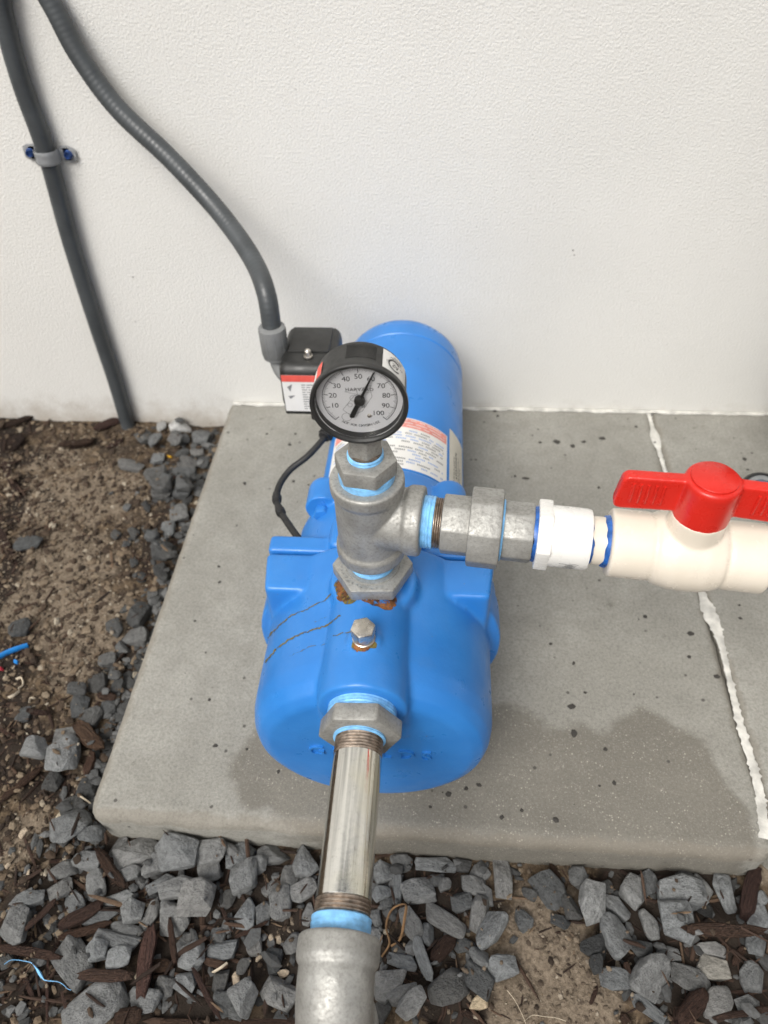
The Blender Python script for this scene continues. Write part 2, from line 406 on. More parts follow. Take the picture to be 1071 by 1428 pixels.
# ------------------------------------------------------------------ ground
SW, SD = 0.613, 0.607           # one paver
GZ = -0.046
def gauss(x, y, blobs):
    s = 0.0
    for bx, by, rx, ry in blobs: s = max(s, math.exp(-(((x - bx) / rx) ** 2 + ((y - by) / ry) ** 2)))
    return s
def px_blob(px, py, rpx, rpy):
    p = U(px, py, 2, GZ); k = (p - CAM).dot(FW) / FPX; return (p.x, p.y, rpx * k, rpy * k * 1.15)
SAND = [px_blob(*b) for b in ((770, 1330, 75, 90), (700, 1390, 70, 70), (760, 1280, 50, 50), (820, 1400, 60, 50), (1060, 1205, 30, 30), (70, 780, 110, 60), (130, 880, 80, 60), (60, 830, 80, 60), (130, 690, 90, 60), (120, 940, 60, 40), (35, 1170, 40, 40), (60, 700, 80, 50), (60, 640, 80, 30), (400, 1290, 40, 30))]
MULCH_AND_SHADE = [px_blob(*b) for b in ((40, 1330, 120, 90), (20, 1050, 60, 60), (100, 1240, 90, 60), (10, 600, 60, 30), (70, 1100, 60, 30), (250, 1390, 120, 60), (1000, 1400, 130, 60), (1010, 1300, 90, 80), (300, 1300, 140, 90), (20, 1000, 30, 40), (620, 1390, 80, 40), (0, 720, 40, 80), (450, 1250, 120, 60), (300, 1220, 160, 50), (600, 1250, 60, 60), (580, 1350, 70, 60), (900, 1240, 90, 50), (900, 1330, 70, 70), (960, 1260, 120, 60), (450, 1390, 100, 60), (190, 1200, 90, 50), (0, 820, 28, 110), (5, 930, 45, 50), (15, 640, 50, 30), (215, 760, 14, 60), (180, 900, 16, 60))]  # mulch areas, plus front blobs that paint shade into the gravel gaps
def gz(x, y):
    p = V((x, y, 0))
    h = GZ + .005 * noise.noise(p * 9) + .0035 * noise.noise(p * 31 + V((3, 1, 0))) + .0022 * noise.noise(p * 83) + .0012 * noise.noise(p * 190)
    if y < -SD and x > -.05: h -= .006 * (1 - max(gauss(x, y, SAND[:5]), 0))
    if x < 0: h += .004 * min(1, -x / .15)
    return h
def axis(lo, hi, step, far):
    a = list(np.arange(lo, hi + 1e-9, step)); e = step; x = lo; pre = []
    while x > far[0]: e *= 1.5; x -= e; pre.append(x)
    e = step; x = hi; post = []
    while x < far[1]: e *= 1.5; x += e; post.append(x)
    return pre[::-1] + a + post
gx = axis(-.55, 1.0, .0055, (-10, 10)); gy = axis(-.95, 0.0, .0055, (-10, .1))
vs = [(x, y, gz(x, y)) for y in gy for x in gx]; nx = len(gx)
fs = [(j * nx + i, j * nx + i + 1, (j + 1) * nx + i + 1, (j + 1) * nx + i) for j in range(len(gy) - 1) for i in range(nx - 1)]
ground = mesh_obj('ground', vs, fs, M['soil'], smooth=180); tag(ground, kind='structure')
for nm, bl in (('sand', SAND), ('mulch', MULCH_AND_SHADE)):
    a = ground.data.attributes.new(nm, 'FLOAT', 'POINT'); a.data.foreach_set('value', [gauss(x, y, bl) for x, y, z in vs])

# ------------------------------------------------------------------ house wall
bm = bmesh.new(); box(bm, -4, 5, 0, .2, -.25, 2.6, bev=.006)
wall = bm_obj('wall', bm, M['stucco'], origin=(0, 0, 0)); tag(wall, 'white textured stucco house wall behind the blue pump', 'wall')

# ------------------------------------------------------------------ concrete pavers
WETPX = [(800, 1105, 190, 95), (905, 1035, 62, 48), (700, 1060, 110, 80), (960, 1090, 60, 80), (540, 1130, 200, 45), (375, 1070, 62, 55), (420, 1100, 70, 40), (1000, 1150, 60, 60), (800, 1165, 250, 40)]
def pz_blob(px, py, rpx, rpy):
    p = U(px, py, 2, 0); k = (p - CAM).dot(FW) / FPX; return (p.x, p.y, rpx * k, rpy * k * 1.25)
WET = [pz_blob(*b) for b in WETPX]
def paver(x0, x1, y0, y1, label, seed):
    r, n = .012, 104
    bm = bmesh.new(); h = .062
    def prof(s):  # distance in from the edge -> (inset, z)
        return s
    nx = max(8, int((x1 - x0) / .006)); ny = max(8, int((y1 - y0) / .006))
    xs = [x0 + (x1 - x0) * i / nx for i in range(nx + 1)]; ys = [y0 + (y1 - y0) * j / ny for j in range(ny + 1)]
    cr = .016
    def warp(x, y, z):
        # rounded plan corners and slightly ragged arrises
        cx = min(max(x, x0 + cr), x1 - cr); cy = min(max(y, y0 + cr), y1 - cr)
        dx, dy = x - cx, y - cy
        if dx and dy:
            d = max(abs(dx), abs(dy)); l = math.hypot(dx, dy); x, y = cx + dx / l * d, cy + dy / l * d
        e = min(x - x0, x1 - x, y - y0, y1 - y)
        zz = z - max(0, (.005 - e)) ** 2 / .005 * .9 if z > -.01 else z
        p = V((x, y, z + seed)); j = .0011 * noise.noise(p * 45) + .0007 * noise.noise(p * 130)
        if e < .004: x += j; y += j
        return V((x, y, zz + .0006 * noise.noise(p * 60) + (j * .8 if e < .004 else 0)))
    top = [[bm.verts.new(warp(x, y, 0)) for x in xs] for y in ys]
    for j in range(ny):
        for i in range(nx): bm.faces.new((top[j][i], top[j][i + 1], top[j + 1][i + 1], top[j + 1][i]))
    loop = top[0][:] + [top[j][nx] for j in range(1, ny + 1)] + top[ny][-2::-1] + [top[j][0] for j in range(ny - 1, 0, -1)]
    prev = loop
    cx, cy = (x0 + x1) / 2, (y0 + y1) / 2
    for k, dz in enumerate((-.009, -.02, -.035, -h)):
        cur = []
        for v in loop:
            j = .0016 * noise.noise(V((v.co.x, v.co.y, dz + seed)) * 50)
            ex = .0012 * (1 if v.co.x > cx else -1) if (v.co.x < x0 + .01 or v.co.x > x1 - .01) else 0
            ey = .0022 * (1 if v.co.y > cy else -1) if (v.co.y < y0 + .01) else 0
            cur.append(bm.verts.new(V((v.co.x + j + ex, v.co.y + j + ey, dz))))
        for i in range(len(loop)): bm.faces.new((prev[i], prev[(i + 1) % len(loop)], cur[(i + 1) % len(loop)], cur[i]))
        prev = cur
    bm.faces.new(prev)
    o = bm_obj('concrete_paver', bm, M['concrete'], origin=(x0, y0, -h), smooth=50)
    tag(o, label, 'paver', 'concrete pavers along the wall')
    w = []; ed = []
    for v in o.data.vertices:
        x, y = v.co.x + x0, v.co.y + y0; w.append(gauss(x, y, WET))
        e = min(x - x0, x1 - x, y - y0); ed.append(max(0, 1 - max(e, 0) / .022) if v.co.z > h - .02 else .35)
    a = o.data.attributes.new('wet', 'FLOAT', 'POINT'); a.data.foreach_set('value', w)
    a = o.data.attributes.new('edge', 'FLOAT', 'POINT'); a.data.foreach_set('value', ed)
    return o
paver(0, SW - .002, -SD, -.001, 'square grey concrete paver carrying the blue pump, wet-stained at its front', 0)
paver(SW + .002, 2 * SW, -SD, -.001, 'grey concrete paver beyond the white joint, under the red-handled valve', 5)

# white sealant in the joint and along the wall
def ragged_strip(pts, wfun, zfun, name, label, origin, cat, step=.0022):
    P = catmull(pts, 30); L = [0]
    for a, b in zip(P, P[1:]): L.append(L[-1] + (b - a).length)
    n = int(L[-1] / step); vs = []; fs = []; k = 0
    for i in range(n + 1):
        s = L[-1] * i / n
        while k < len(L) - 2 and L[k + 1] < s: k += 1
        t = (s - L[k]) / max(1e-9, L[k + 1] - L[k]); p = P[k].lerp(P[k + 1], t); d = (P[k + 1] - P[k]).normalized(); nrm = V((d.y, -d.x, 0))
        wl, wr = wfun(s / L[-1], s); row = []
        for q in (-1, -.8, -.3, .3, .8, 1):
            off = q * (wl if q < 0 else wr); hh = zfun * (1 - abs(q) ** 3) + .0004 * noise.noise(p * 160 + V((q * 9, 0, 0))) * (abs(q) < 1)
            row.append(p + nrm * off + V((0, 0, hh - .0004)))
        vs += row
    for i in range(n):
        for q in range(5): fs.append((i * 6 + q, i * 6 + q + 1, i * 6 + 7 + q, i * 6 + 6 + q))
    o = mesh_obj(name, vs, fs, M['caulk'], origin=origin, smooth=60); return tag(o, label, cat)
def seam_w(u, s):
    n = abs(noise.noise(V((s * 60, 0, 1)))); n2 = noise.noise(V((s * 200, 3, 1))); n3 = noise.noise(V((s * 420, 7, 1)))
    base = .0022 + .0042 * max(0, u - .60) + .0042 * math.exp(-((u - .60) / .05) ** 2) + .004 * math.exp(-((u - .1) / .03) ** 2)
    l = base * (1 + .5 * n) + .0009 * n2 + .0018 * max(0, n3) * (1 + 2 * (u > .5)); r = base * (1 + .6 * n) + .0010 * n3 + (.003 * max(0, n2) if u > .55 else .0006 * n2)
    return max(.0012, l), max(.0012, r)
seam_pts = [V((U(px, py, 2, .0005).x, U(px, py, 2, .0005).y, .0006)) for px, py in ((904, 574), (914, 610), (927, 655), (945, 715), (978, 824), (1002, 885), (1018, 950), (1034, 1015), (1055, 1085), (1064, 1140), (1067, 1170))]
ragged_strip(seam_pts, seam_w, .0004, 'joint_sealant', 'ragged white sealant line in the joint between the two pavers', (SW, -SD / 2, 0), 'sealant')
def wall_w(u, s):
    n = noise.noise(V((s * 40, 0, 4))); n2 = noise.noise(V((s * 150, 0, 9))); return .004, max(.0008, .0026 + .0022 * n + .0013 * n2)
ragged_strip([V((0.005 + i * .12, -.0045, .0006)) for i in range(11)], wall_w, .0030, 'wall_sealant', 'white sealant bead where the pavers meet the stucco wall', (.6, -.004, 0), 'sealant')

# ------------------------------------------------------------------ pump
PX, PZ = .2625, .104            # pump axis
TX, TY = .2620, -.487           # discharge axis
SZ = .186                        # suction height
pump = empty('water_pump', (PX, -.33, 0), 'blue cast jet water pump with motor standing on the grey paver', 'pump')
AX = frame((PX, 0, PZ), (0, 1, 0))
def fy(prof): return [(r, y) for r, y in prof]
bm = bmesh.new()
lathe(bm, [(0, -.5835), (.062, -.5835), (.082, -.582), (.091, -.577), (.0960, -.568), (.0985, -.556), (.0988, -.54), (.0985, -.47), (.0985, -.4425), (0, -.4425)], AX, 96)
# flange disc, flattened on top
def slab_disc(bm, r, top, y0, y1):
    t = bmesh.new(); poly = [(r * math.cos(a), min(r * math.sin(a), top)) for a in [2 * math.pi * k / 72 for k in range(72)]]
    A = [t.verts.new((PX + x, y0, PZ + z)) for x, z in poly]; B = [t.verts.new((PX + x, y1, PZ + z)) for x, z in poly]
    t.faces.new(A); t.faces.new(B[::-1])
    for k in range(72): t.faces.new((A[k], B[k], B[(k + 1) % 72], A[(k + 1) % 72]))
    merge(bm, t)
slab_disc(bm, .1085, .072, -.476, -.4425)
t = bmesh.new(); box(t, PX - .0985, PX + .0985, -.482, -.4425, PZ - .01, .1845, bev=.003)
for v in t.verts: v.co.x = PX + (v.co.x - PX) * (1 - .05 * (-.4425 - v.co.y) / .0395)
merge(bm, t)
# ejector ridge with the suction port at its front
rm = frame((TX - .001, 0, SZ), (0, 1, 0))
lathe(bm, [(0, -.588), (.0330, -.588), (.0340, -.570), (.0325, -.46), (.0325, -.4425), (0, -.4425)], rm, 64)
box(bm, TX - .0335, TX + .0315, -.586, -.4425, .14, SZ, bev=.002)
# discharge boss
lathe(bm, [(0, .14), (.0385, .14), (.0370, .195), (.0345, .2070), (.033, .2095), (0, .2095)], frame((TX, TY, 0), (0, 0, 1)), 64)
# plug boss
lathe(bm, [(0, .19), (.0150, .19), (.0125, .2205), (0, .2210)], frame((TX - .0015, -.5500, 0), (0, 0, 1)), 32)
# feet
box(bm, PX - .062, PX - .018, -.53, -.41, -.0005, .04, bev=.003)
box(bm, PX + .018, PX + .062, -.53, -.41, -.0005, .04, bev=.003)
cme = remeshed(bm, .0016, 11)
cbvh = BVHTree.FromPolygons([v.co.copy() for v in cme.vertices], [tuple(p.vertices) for p in cme.polygons])
casing = mesh_part('casing', cme, M['blue'], pump)
def hit_px(px, py):
    d = (FW * FPX + RT * (px - 535.5) - UP * (py - 714)).normalized(); h = cbvh.ray_cast(CAM, d); return h[0], h[1]
def drop(x, y):
    h = cbvh.ray_cast(V((x, y, .4)), V((0, 0, -1))); return h[0]
# raised lettering on the front face, its middle behind the suction pipe
fl = Flat(); fl.text('GOULDS', .0200, 0, 0, space=1.42)
hv = len(fl.v); bm = bmesh.new()
A = [bm.verts.new((PX + u, -.5825, .108 + v)) for u, v in fl.v]; B = [bm.verts.new((PX + u, -.5855, .108 + v)) for u, v in fl.v]
for f in fl.f: bm.faces.new([B[i] for i in f])
ed = {}
for f in fl.f:
    for i in range(len(f)):
        e = (f[i], f[(i + 1) % len(f)]); ed[e] = 1
for (i, j) in ed:
    if (j, i) not in ed: bm.faces.new((B[i], A[i], A[j], B[j]))
bm_obj('raised_lettering', bm, M['blue'], casing, smooth=0)
# adapter behind the casing
bm = bmesh.new()
slab_disc(bm, .106, .070, -.4395, -.424)
box(bm, PX - .0985, PX + .0985, -.4395, -.421, PZ, .1840, bev=.003, seg=2)
box(bm, TX - .045, TX + .040, -.4395, -.402, PZ, .193, bev=.008, seg=3)
lathe(bm, [(0, -.445), (.088, -.445), (.088, -.412), (.089, -.398), (.089, -.372), (.084, -.35), (.081, -.333), (0, -.333)], AX, 72)
for a in (48, 132, 230, 310):
    q = math.radians(a); fx, fz = PX + .088 * math.cos(q), PZ + .088 * math.sin(q)
    lathe(bm, [(0, -.376), (.017, -.376), (.017, -.352), (.0155, -.346), (0, -.346)], frame((fx, 0, fz), (0, 1, 0)), 28)
adapter = mesh_part('motor_adapter', remeshed(bm, .0016, 4), M['blue'], pump)
for a in (48, 132):
    q = math.radians(a); bm = bmesh.new()
    ngon_prism(bm, 6, .0145, -.385, -.3755, frame((PX + .088 * math.cos(q), 0, PZ + .088 * math.sin(q)), (0, 1, 0)), .3)
    bm_obj('hex_bolt', bm, M['blue'], adapter)
# motor
MR = .0768
motor = lathe_o('motor', [(0, -.334), (.070, -.334), (.0745, -.332), (MR, -.328), (MR, -.0935), (MR - .0012, -.0925), (MR - .0012, -.0905), (MR, -.0895), (MR, -.072), (MR - .002, -.060), (MR - .007, -.050), (MR - .016, -.043), (MR - .03, -.040), (0, -.0385)], AX, M['bluem'], pump, 96, 35)
bm = bmesh.new(); box(bm, PX - .045, PX + .045, -.24, -.15, -.0005, .034, bev=.004)
bm_obj('foot', bm, M['bluem'], pump)
def on_motor(lift=.0004):
    return lambda u, v: V((PX + (MR + lift) * math.sin(u / MR), v, PZ + (MR + lift) * math.cos(u / MR)))
# nameplate label wrapped round the motor: u along the circumference, v = world y
yT, yB = -.249, -.3265
lab = Flat(); lab.rect(-.075, .0645, yB, yT, 40); nameplate = lab.obj('nameplate_label', on_motor(.0003), M['paper'], motor)
lab = Flat(); lab.rect(-.072, .063, yT - .0155, yT - .0015, 40); lab.obj('label_header', on_motor(.0005), M['inkpink'], nameplate)
rr = random.Random(3); a1 = Flat(); a2 = Flat(); a3 = Flat()
for k in range(3): 
    u = -.06
    while u < .058:
        w = rr.uniform(.006, .02); a3.rect(u, min(u + w, .06), yT - .0045 - k * .0042, yT - .0036 - k * .0042, 3); u += w + .003
for k in range(13):
    v = yT - .0205 - k * .0043; u = -.068
    while u < .058:
        w = rr.uniform(.004, .014); tgt = a1 if rr.random() < .5 else a2
        if rr.random() < .82:
            uu = u
            while uu < u + w and uu < .058: tgt.rect(uu, uu + .0011, v - .0011, v + .0011, 1); uu += .0018
        u += w + .004
a3.obj('header_print', on_motor(.0007), M['paper'], nameplate); a1.obj('black_print', on_motor(.0006), M['inkgrey'], nameplate); a2.obj('blue_print', on_motor(.0006), M['inkblue'], nameplate)
lab = Flat(); lab.rect(.0685, .102, -.335 + .008, -.232, 12); sidelab = lab.obj('side_label', on_motor(.0003), M['cream'], motor)
a1 = Flat()
for k, (u, L0, L1) in enumerate(((.077, -.312, -.272), (.0815, -.300, -.262), (.0865, -.315, -.265), (.0905, -.318, -.28))):
    v = L0
    while v < L1:
        h = rr.uniform(.002, .006); a1.bar(u + rr.uniform(-.0008, .0008), v, u + rr.uniform(-.0008, .0008), v + h, .0009 + (k == 1) * .0009); v += h + .0012
a1.obj('side_print', on_motor(.0006), M['ink'], sidelab)

# vent plug
pm = frame((TX - .0015, -.5500, 0), (0, 0, 1))
plug = empty('vent_plug', (TX - .0015, -.5500, .2215), 'small bright hex-head plug screwed into the top of the blue casing', 'plug')
bm = bmesh.new(); ngon_prism(bm, 6, .0160, .2258, .2350, pm, .30, .0010); bm_obj('hex_head', bm, M['bolt'], plug)
lathe_o('collar', [(0, .2195), (.0082, .2195), (.0084, .2222), (.0078, .2226), (.0078, .2262), (0, .2262)], pm, M['bolt'], plug, 32)

# rust: runs and patches hugging the casing
def conform(name, outline_rows, mat, parent, lift=.00035):
    vs = []; fs = []; n = len(outline_rows[0])
    for row in outline_rows: vs += row
    for i in range(len(outline_rows) - 1):
        for j in range(n - 1): fs.append((i * n + j, i * n + j + 1, (i + 1) * n + j + 1, (i + 1) * n + j))
    return mesh_obj(name, vs, fs, mat, parent, smooth=60)
Z = lambda x, y: (340 + x / 5.95, 720 + y / 5.95)
runs = [([(725, 640), (680, 690), (600, 730), (520, 775), (440, 805), (380, 840), (310, 895), (250, 950), (200, 1010)], 1.7, .0),
        ([(800, 820), (740, 870), (690, 905), (640, 925), (580, 940), (520, 962), (480, 975), (390, 1020), (300, 1080), (230, 1150), (180, 1215)], 2.2, .0),
        ([(900, 960), (860, 968), (820, 972), (740, 995)], 1.5, 0), ([(690, 1060), (630, 1072), (560, 1080), (480, 1120), (380, 1160)], .8, .25), ([(690, 835), (640, 855), (590, 880)], .9, .2)]
for ri, (pts, w, thr) in enumerate(runs):
    cur = catmull([V((*Z(*p), 0)) for p in pts], 14); rows = []
    for i, p in enumerate(cur):
        d = (cur[min(i + 1, len(cur) - 1)] - cur[max(i - 1, 0)]).normalized(); nn = V((d.y, -d.x, 0))
        jit = noise.noise(V((p.x * .22, p.y * .22, ri))) * 1.6; ww = 1.25 * w * (.55 + .9 * abs(noise.noise(V((p.x * .16, p.y * .16, ri + 5)))))
        if thr and noise.noise(V((p.x * .1, ri, 3))) < -.05: ww *= .25
        row = []
        for q in (-1, 1):
            pp = p + nn * (jit + q * ww / 2); h, nm = hit_px(pp.x, pp.y)
            if h is None: row = None; break
            row.append(h + nm * .0003 * (1 if nm.dot(CAM - h) > 0 else -1))
        if row is None: break
        rows.append(row)
    if len(rows) > 2: conform('rust_run', rows, M['rustdark'], casing)
def rust_ring(cx, cy, r0, r1, a0, a1, seed, mat, n=70, lift=.0003):
    rows = []
    for k in range(n + 1):
        a = math.radians(a0 + (a1 - a0) * k / n); f = math.sin(math.pi * k / n) ** .35
        ro = r0 + (r1 - r0) * f * (.66 + .60 * noise.noise(V((math.cos(a) * 1.7, math.sin(a) * 1.7, seed))) + .10 * noise.noise(V((math.cos(a) * 6, math.sin(a) * 6, seed))))
        row = []
        for q in range(5):
            r = r0 + (max(ro, r0 + .0004) - r0) * q / 4; h = drop(cx + r * math.cos(a), cy + r * math.sin(a)); row.append(h + V((0, 0, lift)))
        rows.append(row)
    return conform('rust_patch', rows, mat, casing)
rust_ring(TX, TY, .0225, .0375, 185, 242, 2.0, M['rust']); rust_ring(TX, TY, .0225, .0385, 246, 318, 3.3, M['rust'])
rust_ring(TX, TY, .0245, .0415, 180, 250, 8.1, M['rustdark'], lift=.0002)
rust_ring(TX - .0015, -.5500, .0072, .0118, 185, 350, 6.0, M['rust']); rust_ring(TX - .0015, -.5500, .0075, .0140, 200, 345, 9.0, M['rustdark'], lift=.0002)

# ------------------------------------------------------------------ pipe fittings
def threads(r, h0, h1, pitch=.0022, depth=.0009):
    p = [(0, h0), (r - depth, h0)]; h = h0; 
    while h + pitch <= h1 + 1e-9:
        p += [(r, h + pitch * .35), (r, h + pitch * .55), (r - depth, h + pitch * .95)]; h += pitch
    return p + [(r - depth, h1), (0, h1)]
def wrap(r, h0, h1, k=4, seed=0):
    rr = random.Random(seed); p = [(0, h0), (r - .001, h0)]
    for i in range(k):
        a, b = h0 + (h1 - h0) * i / k, h0 + (h1 - h0) * (i + 1) / k; d = rr.uniform(.0002, .0008)
        p += [(r - d * .3, a + (b - a) * .2), (r, a + (b - a) * .5), (r - d, a + (b - a) * .95)]
    return p + [(r - .001, h1), (0, h1)]
TV = frame((TX, TY, 0), (0, 0, 1), (0, -1, 0))
# bushing in the discharge port
o = empty('hex_bushing', (TX, TY, .2095), 'wide galvanised hex bushing screwed into the rusty top port of the casing', 'pipe fitting', 'galvanised pipe fittings')
bm = bmesh.new(); ngon_prism(bm, 6, .0545, .2175, .2290, TV, math.radians(30) + .06, .0014)
lathe(bm, [(0, .2285), (.0215, .2285), (.0210, .2300), (.019, .2304), (0, .2304)], TV, 48)
bm_obj('hex_body', bm, M['galv'], o)
lathe_o('thread_tape', wrap(.0246, .2075, .2180, 4, 1), TV, M['tape'], o, 64)
# raised cast marks on the hex
bm = bmesh.new(); rr = random.Random(5)
for k in range(26):
    a = math.radians(150 + 240 * k / 26 - 90 + 90); r = .0245
    t = bmesh.new(); bmesh.ops.create_cube(t, size=1)
    for v in t.verts: v.co = V((v.co.x * rr.uniform(.0008, .0016), v.co.y * rr.uniform(.0008, .002), .2291 + v.co.z * .0008))
    merge(bm, t, TV @ Matrix.Rotation(a, 4, 'Z') @ Matrix.Translation((r + rr.uniform(-.0008, .0008), 0, 0)) @ Matrix.Rotation(rr.uniform(-.6, .6), 4, 'Z') @ Matrix.Identity(4))
bm_obj('cast_marks', bm, M['galv'], o)
lathe_o('close_nipple', wrap(.0178, .2300, .2462, 4, 2), TV, M['tape'], o, 48)
# tee
BA = V((.99422, -.1074, 0)); BZ = .283
BV = frame((TX, TY, BZ), BA, (0, 0, 1))
bm = bmesh.new()
lathe(bm, [(0, .2455), (.0248, .2455), (.0258, .2470), (.0258, .2555), (.0250, .2575), (.0240, .2590), (.0238, .265), (.0238, .303), (.0240, .309), (.0250, .3105), (.0258, .3125), (.0258, .3200), (.0248, .3215), (0, .3215)], TV, 72)
lathe(bm, [(0, 0), (.0230, 0), (.0228, .024), (.0230, .0258), (.0246, .0275), (.0254, .0295), (.0254, .0372), (.0242, .0388), (0, .0388)], BV, 72)
tee = mesh_part('pipe_tee', remeshed(bm, .0009, 5), M['galv'], None, (TX, TY, .2455))
tag(tee, 'grey galvanised pipe tee standing on the pump below the gauge', 'pipe fitting', 'galvanised pipe fittings')
# reducing bushing on top of the tee
o = empty('hex_bushing', (TX, TY, .3215), 'small galvanised hex bushing between the tee and the black gauge', 'pipe fitting', 'galvanised pipe fittings')
lathe_o('thread_tape', wrap(.0192, .3195, .3275, 3, 4), TV, M['tape'], o, 64)
bm = bmesh.new(); ngon_prism(bm, 6, .0375, .3272, .3400, TV, math.radians(22), .0016); bm_obj('hex_body', bm, M['galv'], o)
lathe_o('thread_tape', wrap(.0122, .3396, .3440, 2, 5), TV, M['tape'], o, 48)
lathe_o('rusty_collar', [(0, .3436), (.0112, .3436), (.0112, .3460), (0, .3460)], TV, M['thread'], o, 40)

# suction side: bushing, nipple, elbow
SX = TX - .001
SV = frame((SX, 0, SZ), (0, -1, 0))
o = empty('hex_bushing', (SX, -.586, SZ), 'galvanised hex bushing in the front suction port, gripping the shiny nipple', 'pipe fitting', 'galvanised pipe fittings')
lathe_o('thread_tape', wrap(.0248, .5868, .5960, 4, 7), SV, M['tape'], o, 64)
bm = bmesh.new(); ngon_prism(bm, 6, .0515, .5955, .6090, SV, math.radians(34), .0016); bm_obj('hex_body', bm, M['galv'], o)
lathe_o('thread_tape', wrap(.0185, .6080, .6112, 2, 8), SV, M['tape'], o, 48)
o = empty('pipe_nipple', (SX, -.611, SZ), 'shiny zinc pipe nipple running forward from the pump to the elbow', 'pipe')
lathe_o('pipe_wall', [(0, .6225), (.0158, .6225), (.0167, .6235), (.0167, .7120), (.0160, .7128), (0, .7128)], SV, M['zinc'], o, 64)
lathe_o('thread', threads(.0168, .6100, .6232), SV, M['thread'], o, 64)
lathe_o('thread', threads(.0168, .7122, .7222), SV, M['thread'], o, 64)
lathe_o('thread_tape', wrap(.0180, .7212, .7320, 3, 9), SV, M['tape'], o, 64)
bm = bmesh.new()
lathe(bm, [(0, .7315), (.0228, .7315), (.0240, .7330), (.0240, .7435), (.0232, .7455), (.0215, .747), (.0215, .752), (0, .752)], SV, 64)
arc = [V((SX, -.748, SZ))] + [V((SX, -.748 - .021 * math.sin(a), SZ - .021 * (1 - math.cos(a)))) for a in [math.pi / 2 * k / 10 for k in range(1, 11)]] + [V((SX, -.769, SZ - .030))]
tube(bm, arc, .0218, 40)
lathe(bm, [(0, 0), (.0222, 0), (.0240, .002), (.0240, .0125), (.0226, .0140), (0, .0140)], frame((SX, -.769, SZ - .027), (0, 0, -1)), 64)
elb = mesh_part('pipe_elbow', remeshed(bm, .001, 4), M['galv'], None, (SX, -.769, SZ - .04))
tag(elb, 'galvanised pipe elbow turning down at the free end of the nipple', 'pipe fitting', 'galvanised pipe fittings')
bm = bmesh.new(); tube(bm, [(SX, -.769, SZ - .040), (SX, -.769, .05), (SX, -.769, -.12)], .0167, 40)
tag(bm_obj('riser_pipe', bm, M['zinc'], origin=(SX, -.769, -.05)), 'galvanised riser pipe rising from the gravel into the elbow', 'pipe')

# discharge branch: union, adapter, pipe, valve
o = empty('pipe_union', TV.translation + BA * .0525 + V((0, 0, BZ)), 'grey galvanised union with big octagonal nut between tee and white adapter', 'pipe fitting', 'galvanised pipe fittings')
lathe_o('thread_tape', wrap(.0190, .0384, .0470, 4, 11), BV, M['tape'], o, 64)
lathe_o('thread', threads(.0182, .0468, .0530, .0015), BV, M['thread'], o, 64)
bm = bmesh.new(); ngon_prism(bm, 8, .0405, .0526, .0735, BV, math.radians(10), .0014); bm_obj('union_end', bm, M['galv'], o)
bm = bmesh.new(); ngon_prism(bm, 8, .0535, .0715, .0935, BV, math.radians(8), .0016); bm_obj('union_nut', bm, M['galv'], o)
lathe_o('thread_tape', wrap(.0218, .0932, .0950, 1, 12), BV, M['tape'], o, 64)
bm = bmesh.new(); ngon_prism(bm, 8, .0400, .0946, .1152, BV, math.radians(10), .0014); bm_obj('union_end', bm, M['galv'], o)
o = empty('pipe_adapter', TV.translation + BA * .1165 + V((0, 0, BZ)), 'white plastic pipe adapter screwed into the grey union', 'pipe fitting')
lathe_o('solvent_ring', [(0, .1146), (.0192, .1146), (.0196, .117), (.0192, .1192), (0, .1192)], BV, M['primer'], o, 48)
bm = bmesh.new(); ngon_prism(bm, 6, .0430, .1176, .1272, BV, math.radians(14), .0012); bm_obj('hex_flange', bm, M['pvc'], o)
lathe_o('socket', [(0, .1265), (.0213, .1265), (.0213, .150), (.0206, .1530), (.0180, .1530), (0, .1525)], BV, M['pvc'], o, 64)
lathe_o('solvent_ring', [(0, .1500), (.0178, .1500), (.0190, .1530), (.0186, .1540), (.0172, .1546), (0, .1546)], BV, M['primer'], o, 48)
a1 = Flat(); rr = random.Random(2)
for k in range(13): a1.bar(rr.uniform(.1335, .141), -.004 + k * .0009, rr.uniform(.1425, .147), -.0035 + k * .0009, .00045)
def on_br(R, ang0, lift=.0003): return lambda u, v: BV @ V(((R + lift) * math.cos(ang0 + v / R), (R + lift) * math.sin(ang0 + v / R), u))
a1.obj('printed_marks', on_br(.0213, math.radians(108)), M['inkgrey'], o)
o = empty('plastic_pipe', TV.translation + BA * .160 + V((0, 0, BZ)), 'short cream plastic pipe joining white adapter and valve', 'pipe')
lathe_o('pipe_wall', [(0, .1525), (.0167, .1525), (.0167, .1690), (0, .1690)], BV, M['pvccream'], o, 48)
lathe_o('solvent_ring', [(0, .1625), (.0168, .1625), (.0179, .1635), (.0184, .1665), (0, .1670)], BV, M['primer'], o, 48)
# valve
VS, VE = .1655, .2665; VC = (VS + VE) / 2
vp = TV.translation + BA * VC + V((0, 0, BZ))
valve = empty('ball_valve', vp, 'cream plastic ball valve with red wing handle right of the pump', 'valve')
bm = bmesh.new()
lathe(bm, [(0, VS), (.0215, VS), (.0236, VS + .0012), (.0236, VS + .026), (.0219, VS + .0285), (.0219, VE - .0285), (.0236, VE - .026), (.0236, VE - .0012), (.0215, VE), (0, VE)], BV, 64)
lathe(bm, [(0, VC - .029), (.0195, VC - .027), (.0248, VC - .020), (.0272, VC - .010), (.0278, VC), (.0272, VC + .010), (.0248, VC + .020), (.0195, VC + .027), (0, VC + .029)], BV, 64)
VV = frame(vp, (0, 0, 1), BA)
lathe(bm, [(0, 0), (.0195, 0), (.0180, .024), (.0180, .0375), (0, .0375)], VV, 48)
vb = mesh_part('valve_body', remeshed(bm, .0009, 14), M['pvccream'], valve)
